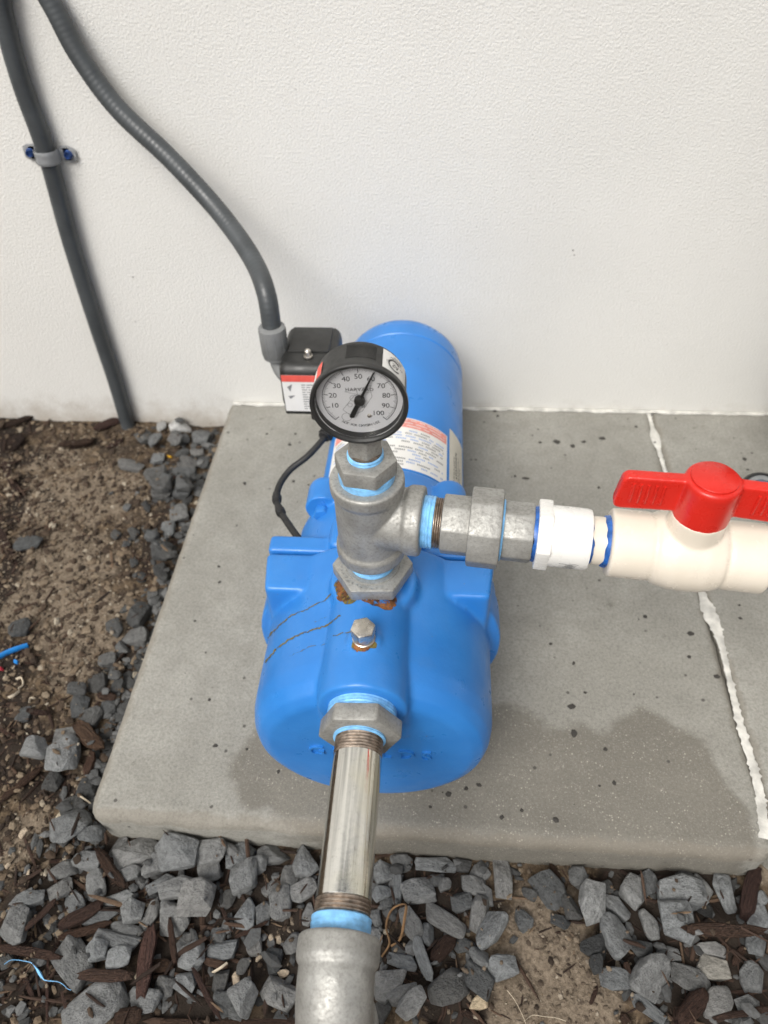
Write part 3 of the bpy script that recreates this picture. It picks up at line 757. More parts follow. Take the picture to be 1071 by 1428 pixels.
lathe_o('solvent_ring', [(0, VE - .002), (.0195, VE - .002), (.0205, VE + .0015), (.0185, VE + .0045), (0, VE + .005)], BV, M['primer'], valve, 48)
# handle
bm = bmesh.new(); h0, h1 = .0335, .0670
lathe(bm, [(0, h0), (.0172, h0), (.0176, h0 + .002), (.0172, h1 - .004), (.0166, h1 - .0012), (.0155, h1), (0, h1)], VV, 56)
for s in (-1, 1):
    t = bmesh.new(); pts = [(.010, .0395), (.051, .0370), (.0545, .0385), (.0550, .0430), (.0530, .0620), (.0500, .0648), (.010, .0662)]
    A = [t.verts.new((s * x, -.0042, z)) for x, z in pts]; B = [t.verts.new((s * x, .0042, z)) for x, z in pts]
    t.faces.new(A); t.faces.new(B[::-1])
    for k in range(len(pts)): t.faces.new((A[k], A[(k + 1) % len(pts)], B[(k + 1) % len(pts)], B[k]))
    bmesh.ops.recalc_face_normals(t, faces=t.faces)
    bmesh.ops.bevel(t, geom=t.edges[:], offset=.0016, segments=3, profile=.5, affect='EDGES')
    merge(bm, t, VV)
handle = mesh_part('wing_handle', remeshed(bm, .0007, 10), M['red'], valve)
lathe_o('handle_cap', [(0, h1 - .003), (.0140, h1 - .003), (.0140, h1 + .0012), (.0134, h1 + .0017), (0, h1 + .0017)], VV, M['red'], handle, 56)
for s in (-1, 1):
    for k in range(5):
        bm = bmesh.new(); x = s * (.0275 + k * .0046)
        tube(bm, [VV @ V((x, -.0043, .0445)), VV @ V((x, -.0047, .052)), VV @ V((x, -.0043, .0600))] if VV.col[1].y > 0 else [VV @ V((x, .0043, .0445)), VV @ V((x, .0047, .052)), VV @ V((x, .0043, .0600))], .0010, 8)
        bm_obj('grip_rib', bm, M['red'], handle)
# outgoing pipe
bm = bmesh.new(); e0 = VE - .002
q = lambda s, z=0: TV.translation + BA * s + V((0, 0, BZ + z))
tube(bm, [q(e0), q(.36), q(.48)] + [q(.48 + .04 * math.sin(a), -.04 * (1 - math.cos(a))) for a in [math.pi / 2 * k / 8 for k in range(1, 9)]] + [q(.52, -.1), q(.52, -BZ - .1)], .0167, 32)
tag(bm_obj('plastic_pipe', bm, M['pvccream'], origin=q(.52, -BZ)), 'cream plastic outlet pipe leaving the far end of the red-handled valve', 'pipe')

# ------------------------------------------------------------------ pressure gauge
GY, GZc, GR = -.5055, .3955, .0290
gauge = empty('pressure_gauge', (TX, TY, .3455), 'round black pressure gauge with white dial on top of the tee', 'gauge')
GX = TX + .0005
GM = frame((GX, 0, GZc), V((.03, -1, 0.0)), (0, 0, 1))   # local z towards the viewer
GM = Matrix.Translation(V((GX, GY, GZc)) - V((GX, 0, GZc))) @ GM
prof = [(0, -.0290), (.0205, -.0290), (.0262, -.0275), (.0274, -.0255), (.0276, -.0090), (.0279, -.0055), (.0288, -.0045), (GR, -.0030), (GR, -.0006), (.0285, 0), (.0270, 0), (.0262, -.0012), (.0258, -.0085), (0, -.0085)]
lathe_o('case', prof, GM, M['black'], gauge, 96, 30)
# fine knurl on the upper case
bm = bmesh.new()
for k in range(34):
    a = math.radians(-22 + k * 1.1); t = bmesh.new(); bmesh.ops.create_cube(t, size=1)
    for v in t.verts: v.co = V((.0276 + v.co.x * .0006, v.co.y * .00028, -.0165 + v.co.z * .013))
    merge(bm, t, GM @ Matrix.Rotation(a, 4, 'Z'))
bm_obj('knurl', bm, M['black'], gauge, smooth=0)
DZ = -.0075
dial = lathe_o('dial', [(0, DZ - .001), (.0257, DZ - .001), (.0257, DZ), (0, DZ)], GM, M['dial'], gauge, 72)
gx_, gy_ = GM.to_3x3() @ V((1, 0, 0)), GM.to_3x3() @ V((0, 1, 0))
def on_dial(lift):
    # u to the viewer's right, v up; local x of GM is world up
    return lambda u, v: GM @ V((v, -u if (GM.to_3x3() @ V((0, 1, 0))).x < 0 else u, DZ + lift))
art = Flat(); R0 = .0222
art.ring(0, 0, R0 - .00015, R0 + .00015, 80, math.radians(-45), math.radians(225))
for k in range(101):
    a = math.radians(225 - 2.7 * k); ln = .0034 if k % 10 == 0 else (.0024 if k % 5 == 0 else .0016); w = .00042 if k % 10 == 0 else .0002
    art.bar((R0 - ln) * math.cos(a), (R0 - ln) * math.sin(a), R0 * math.cos(a), R0 * math.sin(a), w)
for k in range(1, 11):
    a = math.radians(225 - 27 * k); r = .0160 if k not in (10,) else .0150
    art.text(str(k * 10), .0049, r * math.cos(a), r * math.sin(a))
art.text('HARVARD', .0033, .0002, .0068, space=1.15); art.text('PSI', .0030, .0010, -.0055)
for k, chx in enumerate('NOT FOR OXYGEN USE'):
    a = math.radians(238 + k * 3.75)
    if chx != ' ': art.text(chx, .0026, .0203 * math.cos(a), .0203 * math.sin(a), a + math.pi / 2)
art.obj('dial_print', on_dial(.0002), M['ink'], dial)
lg = Flat()
for a, b in (((-.0085, .0052), (.0075, .0098)), ((.0075, .0098), (.006, .0075)), ((.0075, .002), (.001, -.0092)), ((-.0105, -.008), (-.003, .0026)), ((-.0085, .0052), (-.001, .0032)), ((-.003, .0026), (.0068, .0052)), ((.0068, .0052), (.0075, .002)), ((.001, -.0092), (-.006, -.0125)), ((-.0105, -.008), (-.006, -.0125)), ((-.001, .0032), (-.0015, .006))):
    lg.bar(*a, *b, .00022)
for (u, v, r) in ((-.0035, .0005, .0022), (-.006, -.0045, .0014), (-.0085, -.0135, .0030)): lg.ring(u, v, r - .00012, r + .00012, 24)
lg.obj('dial_emblem', on_dial(.00015), M['inkgrey'], dial)
nd = Flat(); na = math.radians(225 - 2.7 * 59.0); c_, s_ = math.cos(na), math.sin(na)
od = on_dial(0)
bm = bmesh.new()
def prism_uv(bm, pts, l0, l1):
    A = [bm.verts.new(on_dial(l0)(u, v)) for u, v in pts]; B = [bm.verts.new(on_dial(l1)(u, v)) for u, v in pts]
    bm.faces.new(A); bm.faces.new(B[::-1])
    for k in range(len(pts)): bm.faces.new((A[k], A[(k + 1) % len(pts)], B[(k + 1) % len(pts)], B[k]))
rot = lambda p: (p[0] * c_ - p[1] * s_, p[0] * s_ + p[1] * c_)
prism_uv(bm, [rot(p) for p in ((-.003, -.0011), (.006, -.0008), (.0222, -.0003), (.0222, .0003), (.006, .0008), (-.003, .0011))], .0022, .0028)
prism_uv(bm, [rot(p) for p in ((-.0015, -.0013), (-.0015, .0013), (-.0125, .0015), (-.0135, .0005), (-.0125, -.0015))], .0021, .0029)
needle = bm_obj('needle', bm, M['ink'], gauge, smooth=0)
lathe_o('hub', [(0, .0002), (.0030, .0002), (.0033, .0020), (.0031, .0034), (.0020, .0040), (0, .0040)], GM @ Matrix.Translation((0, 0, DZ)), M['black'], needle, 32)
for a in (247, 293):
    q_ = math.radians(a); c0 = on_dial(0)(.0135 * math.cos(q_), .0135 * math.sin(q_))
    lathe_o('dial_screw', [(0, 0), (.0014, 0), (.0013, .0007), (.0007, .0011), (0, .0011)], frame(c0, GM.to_3x3() @ V((0, 0, 1))), M['bolt'], dial, 20)
lathe_o('lens', [(0, -.0030), (.0258, -.0030), (.0258, -.0022), (0, -.0022)], GM, M['lens'], gauge, 64)
GN = frame((TX, TY - .004, 0), (0, 0, 1), (0, -1, 0))
bm = bmesh.new(); ngon_prism(bm, 6, .0205, .3455, .3600, TV, .2, .001); lathe(bm, [(0, .3595), (.0095, .3595), (.0095, .370), (0, .370)], TV, 32)
bm_obj('stem', bm, M['galv'], gauge)
# stickers on the case (angle measured from the top, clockwise seen from the front)
sgn = -1 if (GM.to_3x3() @ V((0, 1, 0))).x < 0 else 1
def on_case(lift, a0): return lambda u, v: GM @ V(((.0277 + lift) * math.cos(a0 + u / .0277), sgn * (.0277 + lift) * math.sin(a0 + u / .0277), v))
st = Flat(); st.rect(-.0085, .0115, -.0235, -.0060, 10); s1 = st.obj('approval_sticker', on_case(.0003, math.radians(48)), M['paper'], gauge)
st = Flat(); st.ring(0, -.0130, .0040, .0050, 30, math.radians(40), math.radians(320)); st.text('SA', .0048, .0006, -.0130); st.text('C', .0022, -.0055, -.0140); st.text('US', .0018, .0060, -.0150)
for k in range(3): st.rect(-.004 + k * .0012, .006, -.0186 - k * .0010, -.0183 - k * .0010, 4)
st.obj('sticker_print', on_case(.0006, math.radians(48)), M['ink'], s1)
st = Flat(); st.rect(-.0060, .0060, -.0190, -.0050, 8); s2 = st.obj('warning_sticker', on_case(.0003, math.radians(-62)), M['paper'], gauge)
st = Flat(); st.rect(.0005, .0060, -.0190, -.0050, 6); st.obj('sticker_header', on_case(.0005, math.radians(-62)), M['inkred'], s2)

# ------------------------------------------------------------------ pressure switch
BX0, BX1, BY0, BY1, BZ0, BZ1 = .1350, .2000, -.2130, -.1330, .1500, .2150
sw = empty('pressure_switch', ((BX0 + BX1) / 2, BY0, BZ0), 'black box-shaped pressure switch with warning label beside the motor', 'switch')
bm = bmesh.new(); box(bm, BX0 + .003, BX1 - .003, BY0 + .002, BY1 - .002, BZ0, BZ0 + .016, bev=.002); bm_obj('base', bm, M['black'], sw)
t = bmesh.new(); box(t, BX0, BX1, BY0, BY1, BZ0 + .004, BZ1, bev=.011, seg=5)
for v in t.verts:     # cover narrows and rises to the back
    f = (v.co.y - BY0) / (BY1 - BY0); g = (v.co.z - BZ0) / (BZ1 - BZ0)
    v.co.x = (BX0 + BX1) / 2 + (v.co.x - (BX0 + BX1) / 2) * (1 - .06 * g)
    if g > .5: v.co.z += .004 * f
cover = bm_obj('cover', t, M['black'], sw, smooth=35)
bm = bmesh.new(); box(bm, BX0 + .010, BX1 - .010, BY0 + .026, BY1 - .010, BZ1 + .0025, BZ1 + .006, bev=.0015)
for v in bm.verts: v.co.z += .004 * ((v.co.y - BY0) / (BY1 - BY0)) - .0035
bm_obj('cover_ridge', bm, M['black'], cover, smooth=35)
nm_ = frame(((BX0 + BX1) / 2 + .001, BY0 + .018, BZ1 + .002), (0, 0, 1))
lathe_o('cap_nut', [(0, 0), (.0048, 0), (.0048, .0015), (.0038, .002), (.0038, .0055), (.0030, .0080), (.0015, .0092), (0, .0094)], nm_, M['bolt'], cover, 28)
fl = Flat(); fl.rect(BX0 + .005, BX1 - .003, BZ0 + .007, BZ0 + .0555); lb = fl.obj('warning_label', lambda u, v: V((u, BY0 - .0003, v)), M['paper'], sw)
fl = Flat(); fl.rect(BX0 + .005, BX1 - .003, BZ0 + .0470, BZ0 + .0555); fl.obj('label_header', lambda u, v: V((u, BY0 - .0006, v)), M['inkred'], lb)
fl = Flat(); rr = random.Random(8)
for k in range(11):
    u = BX0 + .026
    while u < BX1 - .010: w = rr.uniform(.003, .009); fl.rect(u, min(u + w, BX1 - .008), BZ0 + .043 - k * .0032 - .0006, BZ0 + .043 - k * .0032 + .0006); u += w + .0015
for p in (((.010, .040), (.016, .044), (.013, .034)), ((.010, .028), (.018, .029), (.012, .024))):
    b = len(fl.v); fl.v += [(BX0 + a, BZ0 + c) for a, c in p]; fl.f.append((b, b + 1, b + 2))
fl.obj('label_print', lambda u, v: V((u, BY0 - .0006, v)), M['inkgrey'], lb)
bm = bmesh.new(); box(bm, BX1 - .02, BX1 + .010, BY0 + .03, BY1 - .02, BZ0 - .012, BZ0 + .004, bev=.002)
box(bm, BX0 + .03, BX1, BY0 + .006, BY0 + .03, BZ0 - .012, BZ0 + .004, bev=.003)
bm_obj('mounting_bracket', bm, M['black'], sw)

# 90 degree liquid-tight connector and the conduits
cc = U(382, 476, 1, -.175)
E0 = V((BX0 + .001, cc.y - .0, .178))
conn = empty('conduit_connector', (cc.x, cc.y, cc.z - .03), 'grey angled conduit connector on the side of the black switch', 'connector')
lathe_o('compression_nut', [(0, -.020), (.0125, -.020), (.0142, -.0185), (.0142, -.0150), (.0150, -.0140), (.0150, .014), (.0145, .0175), (.0125, .019), (0, .019)], frame(cc, (0, 0, 1)), M['greypl'], conn, 40)
for k in range(10):
    a = 2 * math.pi * k / 10; bm = bmesh.new(); p = cc + V((.0148 * math.cos(a), .0148 * math.sin(a), 0)); tube(bm, [p + V((0, 0, -.013)), p + V((0, 0, .013))], .0005, 8); bm_obj('grip_rib', bm, M['greypl'], conn)
bm = bmesh.new(); tube(bm, catmull([cc + V((0, 0, -.016)), cc + V((.0005, -.002, -.026)), cc + V((.005, -.006, -.036)), cc + V((.013, -.010, -.042)), V((BX0 + .012, cc.y - .012, cc.z - .044))], 8), .0080, 24)
bm_obj('elbow_body', bm, M['greypl'], conn)
def conduit(pts, label, r=.0104):
    P = catmull(pts, 14); Q = [P[0]]
    for a, b in zip(P, P[1:]):
        n = max(1, int((b - a).length / .00125))
        for k in range(1, n + 1): Q.append(a.lerp(b, k / n))
    s = 0; rad = []
    for i, p in enumerate(Q):
        if i: s += (p - Q[i - 1]).length
        rad.append(r * (1 + .010 * math.sin(s * 2 * math.pi / .0052)))
    bm = bmesh.new(); tube(bm, Q, rad, 28); o = bm_obj('electrical_conduit', bm, M['conduit'], origin=pts[-1], smooth=60)
    return tag(o, label, 'conduit', 'grey electrical conduits on the wall')
C1 = [(20, -120, -.012), (45, -45, -.012), (76, 12, -.014), (112, 80, -.020), (165, 152, -.030), (238, 222, -.048), (305, 295, -.075), (350, 358, -.120), (371, 408, -.160)]
pts = [U(a, b, 1, y) for a, b, y in C1] + [cc + V((0, 0, .012))]
pts = [pts[0] + V((-.05, 0, .30)), pts[0] + V((-.02, 0, .12))] + pts
conduit(pts, 'thick grey conduit curving down the wall into the connector by the switch')
C2 = [(-14, -60), (4, 20), (30, 115), (66, 217), (98, 335), (132, 445), (160, 530), (177, 588)]
pts = [U(a, b, 1, -.0112) for a, b in C2]; pts = [pts[0] + V((-.02, 0, .30)), pts[0] + V((-.012, 0, .12))] + pts + [pts[-1] + V((.003, -.004, -.03)), pts[-1] + V((.004, -.006, -.08))]
conduit(pts, 'grey conduit strapped flat against the wall, running into the soil')
# strap
sp_ = U(66, 217, 1, -.0112); d2 = (U(98, 335, 1, -.0112) - U(30, 115, 1, -.0112)).normalized(); sdv = V((-d2.z, 0, d2.x)); sdv = sdv if sdv.x > 0 else -sdv
strap = empty('conduit_strap', (sp_.x, 0, sp_.z), 'pale grey two-hole strap holding the left conduit to the wall', 'strap')
prof2 = [(-.0300, .0030), (-.0235, .0032), (-.0165, .0032)] + [(-.0130, .0055)] + [(.0128 * math.cos(a), .0112 + .0128 * math.sin(a)) for a in [math.pi - math.pi * k / 14 for k in range(15)]] + [(.0130, .0055), (.0165, .0032), (.0235, .0032), (.0300, .0030)]
bm = bmesh.new(); tiltv = V((.0, 0, 0)); rows = []
for i, (a, h) in enumerate(prof2):
    row = []; end = i in (0, len(prof2) - 1); wd = .0062 if end else .0092 if i < 3 or i > len(prof2) - 4 else .0074
    for q in (-1, -.72, -.3, .3, .72, 1):
        hh = h + (.0013 if abs(q) in (.72,) or abs(q) < .31 else 0) * (1 if 3 < i < len(prof2) - 4 else .4) - (.0008 if abs(q) == .3 and 3 < i < len(prof2) - 4 else 0)
        row.append(bm.verts.new(V((sp_.x, 0, sp_.z)) + sdv * a + d2 * (q * wd) + V((0, -hh - .0008, 0))))
    rows.append(row)
for i in range(len(rows) - 1):
    for q in range(5): bm.faces.new((rows[i][q], rows[i][q + 1], rows[i + 1][q + 1], rows[i + 1][q]))
ret = bmesh.ops.solidify(bm, geom=bm.faces[:], thickness=.0012)
bm_obj('band', bm, M['strap'], strap, smooth=50)
for s in (-1, 1):
    p = V((sp_.x, -.0048, sp_.z)) + sdv * (s * .0222)
    sm_ = frame(p, (0, -1, 0)); lathe_o('screw', [(0, 0), (.0050, 0), (.0050, .0009), (.0044, .0012), (.0043, .0036), (.0038, .0048), (.0025, .0046), (.0020, .0034), (0, .0034)], sm_, M['screwblue'], strap, 20)
# sensing tube from switch to casing
TP = [(456, 604, .140), (446, 618, .138), (428, 637, .132), (405, 655, .124), (390, 676, .118), (386, 695, .117), (391, 713, .120), (403, 732, .126), (417, 752, .134)]
tp = [U(a, b, 2, z) for a, b, z in TP]
tb = empty('sensing_tube', tp[-1], 'thin black tube looping from the black switch down to the pump casing', 'tube')
bm = bmesh.new(); tube(bm, catmull([V((.190, -.235, .142)), tp[0] + V((0, .02, .003))] + tp + [tp[-1] + V((.012, -.02, .004))], 10), .0036, 16); bm_obj('hose', bm, M['rubber'], tb)
for i, k in ((0, 1.0), (5, .95), (6, .95)):
    a = tp[i]; d = (tp[min(i + 1, len(tp) - 1)] - tp[max(i - 1, 0)]).normalized(); r = .0085 if i == 0 else .0052
    lathe_o('tube_fitting', [(0, -.008), (r * .8, -.008), (r * .85, -.003), (r, -.0025), (r, .0035), (r * .8, .004), (r * .8, .007), (0, .007)], frame(a, d), M['rubber'], tb, 20)

# added tank, out of view to the right, put in to shade the wall
tank = empty('shade_tank', (.882, -.146, 0), 'added black tank out of view on the far paver, shading the wall', 'tank')
tm = frame((.882, -.146, 0), (0, 0, 1))
lathe_o('shade_tank_shell', [(0, .03), (.09, .032), (.122, .045), (.136, .075), (.138, .10), (.138, .58), (.136, .61), (.122, .64), (.09, .657), (0, .665)], tm, M['rubber'], tank, 72)
lathe_o('base_ring', [(.108, 0), (.118, 0), (.118, .05), (.108, .05)], tm, M['rubber'], tank, 64)
lathe_o('air_cap', [(0, .66), (.016, .66), (.016, .678), (.012, .684), (0, .684)], tm, M['rubber'], tank, 28)

# black pipe stub at the right edge
bp = U(1066, 672, 2, .03)
bs = empty('pipe_stub', (bp.x, bp.y, 0), 'black capped pipe stub with grey insert on the paver behind the red handle', 'pipe stub')
bmx = frame((bp.x, bp.y, 0), V((-.15, -.35, 1)))
lathe_o('collar', [(0, -.004), (.0235, -.004), (.0245, .010), (.0245, .026), (.0215, .030), (.0200, .030), (.0195, .020), (0, .020)], bmx, M['rubber'], bs, 40)
lathe_o('insert', [(0, .016), (.0190, .016), (.0190, .0285), (.0165, .0290), (.0135, .0285), (.0125, .0222), (0, .0222)], bmx, M['greypl'], bs, 40)
lathe_o('plug', [(0, .0210), (.0122, .0210), (.0122, .0250), (.0100, .0262), (0, .0262)], bmx, M['primer'], bs, 32)
bm = bmesh.new(); box(bm, -.004, .004, .018, .032, .010, .026, bmx, .0015); bm_obj('lug', bm, M['rubber'], bs)

# primer and glue are brushed on: uneven edges
for ob in [q for q in bpy.data.objects if q.name.startswith('solvent_ring')]:
    for v in ob.data.vertices:
        w = BV.inverted() @ (v.co + root_loc(ob))
        a = math.atan2(w.y, w.x); n0 = noise.noise(V((math.cos(a) * 1.6, math.sin(a) * 1.6, w.z * 40))) + .5 * noise.noise(V((math.cos(a) * 4, math.sin(a) * 4, w.z * 40)))
        rr_ = math.hypot(w.x, w.y)
        if rr_ > 1e-4: v.co += BA * (n0 * .0022) + (BV.to_3x3() @ V((w.x, w.y, 0)).normalized()) * (.0005 * n0)

# ------------------------------------------------------------------ gravel, bark and litter
def stone_mesh(seed):
    rr = random.Random(seed); bm = bmesh.new(); n = rr.randint(17, 26)
    for k in range(n):
        p = V((rr.gauss(0, 1), rr.gauss(0, 1), rr.gauss(0, 1))).normalized()
        e = rr.uniform(.55, .85); p = V([math.copysign(abs(c) ** e, c) for c in p]) * rr.uniform(.85, 1.05)
        bm.verts.new(p)
    r = bmesh.ops.convex_hull(bm, input=bm.verts[:])
    bmesh.ops.delete(bm, geom=[v for v in bm.verts if not v.link_faces], context='VERTS')
    bmesh.ops.dissolve_limit(bm, angle_limit=math.radians(14), verts=bm.verts[:], edges=bm.edges[:])
    bmesh.ops.bevel(bm, geom=bm.edges[:], offset=rr.uniform(.12, .22), segments=3, profile=.5, affect='EDGES', clamp_overlap=True)
    bmesh.ops.triangulate(bm, faces=bm.faces[:])
    lg_ = [e for e in bm.edges if e.calc_length() > .35]
    bmesh.ops.subdivide_edges(bm, edges=lg_, cuts=1); bmesh.ops.triangulate(bm, faces=bm.faces[:])
    bm.normal_update()
    for v in bm.verts: v.co += v.normal * (.045 * noise.noise(v.co * 2.3 + V((seed, 0, 0))) + .02 * noise.noise(v.co * 6))
    for ax in range(3):
        lo = min(v.co[ax] for v in bm.verts); hi = max(v.co[ax] for v in bm.verts)
        for v in bm.verts: v.co[ax] = (v.co[ax] - lo) / (hi - lo) - .5
    me = bpy.data.meshes.new('gravel_stone'); bm.to_mesh(me); bm.free()
    me.polygons.foreach_set('use_smooth', [True] * len(me.polygons)); me.set_sharp_from_angle(angle=math.radians(60)); me.materials.append(M['stone'])
    return me
def bark_mesh(seed):
    rr = random.Random(seed + 50); bm = bmesh.new(); n, m = 12, 10; rings = []
    for i in range(n + 1):
        f = i / n; tp_ = min(1, .35 + 2.6 * min(f, 1 - f) + .25 * rr.random()); ring = []
        for k in range(m):
            a = 2 * math.pi * k / m; g = .82 + .3 * noise.noise(V((k * 1.7, f * 1.3, seed)))
            x = f - .5 + (.06 * rr.uniform(-1, 1) if i in (0, n) else 0)
            ring.append(bm.verts.new((x, .5 * g * tp_ * math.copysign(abs(math.cos(a)) ** .6, math.cos(a)) + .12 * noise.noise(V((f * 2.5, seed, 0))), .5 * g * tp_ * math.copysign(abs(math.sin(a)) ** .7, math.sin(a)))))
        rings.append(ring)
    for a, b in zip(rings, rings[1:]):
        for k in range(m): bm.faces.new((a[k], a[(k + 1) % m], b[(k + 1) % m], b[k]))
    bm.faces.new(rings[0][::-1]); bm.faces.new(rings[-1]); bmesh.ops.recalc_face_normals(bm, faces=bm.faces)
    me = bpy.data.meshes.new('bark_chip'); bm.to_mesh(me); bm.free()
    me.polygons.foreach_set('use_smooth', [True] * len(me.polygons)); me.set_sharp_from_angle(angle=math.radians(32)); me.materials.append(M['bark'])
    return me
SM = [stone_mesh(k) for k in range(22)]; BM_ = [bark_mesh(k) for k in range(9)]
TILE = {'A': (0, 1128, 4.4625), 'B': (220, 1128, 4.4625), 'C': (500, 1178, 5.355), 'D': (680, 1178, 5.355), 'E': (871, 1178, 5.355), 'F': (0, 900, 4.868), 'G': (100, 520, 4.657), 'H': (0, 540, 2.818)}
STONES = {
'A': [(350,200,580,80,190,.7),(450,290,610,310,110,1.1),(575,355,580,530,110,1.05),(280,400,450,340,100,.75),(290,540,430,440,100,.9),(80,590,270,530,95,.85),(50,830,160,610,170,.95),(700,310,970,190,170,1),(670,270,750,150,70,.85),(740,395,860,395,90,.95),(890,335,1050,330,150,1.05),(900,490,1071,410,80,.95),(520,190,660,190,90,.7),(395,600,490,530,130,.9),(620,570,820,520,80,1.15),(750,630,885,625,130,1.05),(860,780,970,550,75,1),(680,720,850,730,85,.8),(590,770,840,840,90,.85),(545,880,670,870,120,.95),(670,930,815,910,120,1.05),(370,830,520,1060,180,.8),(500,660,710,650,80,.55),(390,1330,750,1120,220,1),(760,1180,980,1200,130,.9),(940,1090,1060,1090,110,.65),(830,440,900,400,90,.6)],
'B': [(20,210,270,200,190,1.05),(265,215,440,220,150,1.1),(305,270,305,430,140,.95),(420,270,590,270,150,1),(600,290,800,230,110,.9),(565,330,675,360,100,1),(840,320,990,300,170,1),(760,400,870,420,130,.65),(820,530,980,450,120,.95),(540,340,545,530,155,1),(525,540,530,740,120,1),(760,470,760,680,130,.95),(640,500,740,430,70,.8),(650,560,640,700,100,.7),(0,500,240,470,120,1),(150,560,350,560,190,1.1),(0,580,90,580,70,.85),(10,660,180,700,170,1),(140,790,250,800,80,.9),(130,900,280,900,150,1),(290,870,470,860,110,.95),(580,770,590,890,90,.8),(780,860,890,780,100,.75),(90,1090,220,1080,130,1),(490,1090,600,1260,150,.95),(660,1080,840,1200,150,.9),(340,1200,480,1200,130,.4),(650,930,760,930,130,.35),(330,1060,420,1060,120,.45),(700,1290,800,1270,70,.65),(440,1270,540,1270,90,.5),(390,520,460,560,120,.4),(900,700,960,580,70,.8),(310,760,400,770,80,.65),(480,960,560,960,90,.45)],
'C': [(110,190,250,180,150,.95),(250,130,400,100,130,.55),(430,130,720,140,110,.9),(285,190,285,420,75,.9),(320,350,560,310,160,1),(600,290,690,290,100,.75),(540,240,640,240,90,.45),(770,260,950,300,120,.9),(700,420,850,390,130,.6),(880,640,930,370,130,1),(500,450,790,650,130,.85),(350,460,440,700,130,.75),(450,620,580,680,130,.7),(100,360,240,350,110,.75),(110,460,150,590,80,.85),(90,600,160,740,90,.85),(430,690,530,1010,90,.95),(220,830,430,890,100,.9),(120,1130,310,900,180,.95),(240,1170,430,1050,120,.95),(300,1280,490,1120,140,1.05),(540,1130,800,1000,200,.4),(800,900,1000,1090,170,.38),(830,790,970,870,100,.85),(910,770,1060,500,150,1.05),(120,1260,230,1160,130,.55),(720,740,870,700,100,.35),(250,770,390,760,80,.45),(160,420,250,400,80,.55),(720,80,840,110,100,.38)],
'D': [(110,80,140,385,130,1),(0,930,210,880,150,.9),(390,200,560,440,180,.38),(620,190,750,210,150,.6),(780,290,780,600,190,1.05),(890,370,1071,520,110,.95),(870,520,1040,810,190,.95),(840,960,1071,1040,150,.75),(570,480,690,450,170,.38),(200,500,330,610,120,.45),(480,520,620,590,80,.25),(700,760,900,740,150,.2),(760,900,860,880,120,.2),(860,290,950,290,100,.33),(270,300,370,380,80,.38)],
'E': [(0,250,150,400,180,.9),(150,180,240,330,120,.5),(260,370,600,340,220,1.05),(530,220,660,380,90,.9),(720,200,810,490,140,1.05),(180,470,220,690,110,1.05),(270,590,500,590,270,1.05),(270,780,440,800,90,.8),(120,1120,280,830,220,.95),(370,900,640,1080,170,.65),(560,760,780,770,100,1.1),(570,870,810,950,150,1.4),(60,1110,320,1290,90,.75),(590,1180,820,1150,170,.75),(860,1180,1040,1200,130,.9),(930,700,1071,760,150,.75),(900,950,1071,990,200,.8),(940,540,1071,480,180,.9),(990,390,1071,390,90,1),(250,1100,380,1020,120,.33),(400,170,530,190,70,.45),(50,730,220,800,130,.33),(560,440,680,490,90,.22)],
'F': [(340,780,540,760,190,1.1),(190,740,370,720,110,1.1),(380,610,550,640,100,.7),(600,260,720,260,110,.35),(550,500,670,520,140,.42),(470,410,600,400,120,.4),(410,1080,560,1080,110,.33),(660,830,710,790,80,.75),(420,1190,600,1200,100,.4),(530,960,650,960,100,.28),(760,280,840,280,80,.28),(690,420,790,420,80,.35),(780,40,820,20,70,.5),(300,900,400,920,90,.28),(480,310,600,320,70,.42)],
'G': [(430,440,520,400,110,.5),(510,460,590,450,80,.9),(640,350,770,350,80,2.6),(560,340,620,330,60,2.0),(650,490,720,450,80,.7),(780,400,900,400,110,.75),(770,510,850,490,70,.9),(310,590,470,610,70,.6),(515,560,605,560,60,.8),(680,590,810,600,80,.6),(660,660,800,660,70,.5),(480,700,620,680,110,.5),(690,770,800,750,100,.55),(530,790,650,790,90,.45),(820,600,880,560,80,.4),(640,440,760,420,90,.5),(600,720,660,740,50,.5)],
'H': [(670,510,740,490,65,.85),(630,570,690,560,60,.85),(600,640,680,640,80,.33),(650,700,690,660,60,.38),(510,590,540,560,40,.38),(610,740,660,720,70,.3),(510,930,580,860,70,.33),(490,980,580,970,60,.65),(420,960,480,930,60,.38),(40,950,120,940,60,.3),(510,690,540,680,40,.33),(600,420,680,410,50,.45),(690,400,750,420,60,.48),(70,620,170,620,50,.38),(600,860,630,840,40,.38),(520,1080,560,1060,50,.3)]}
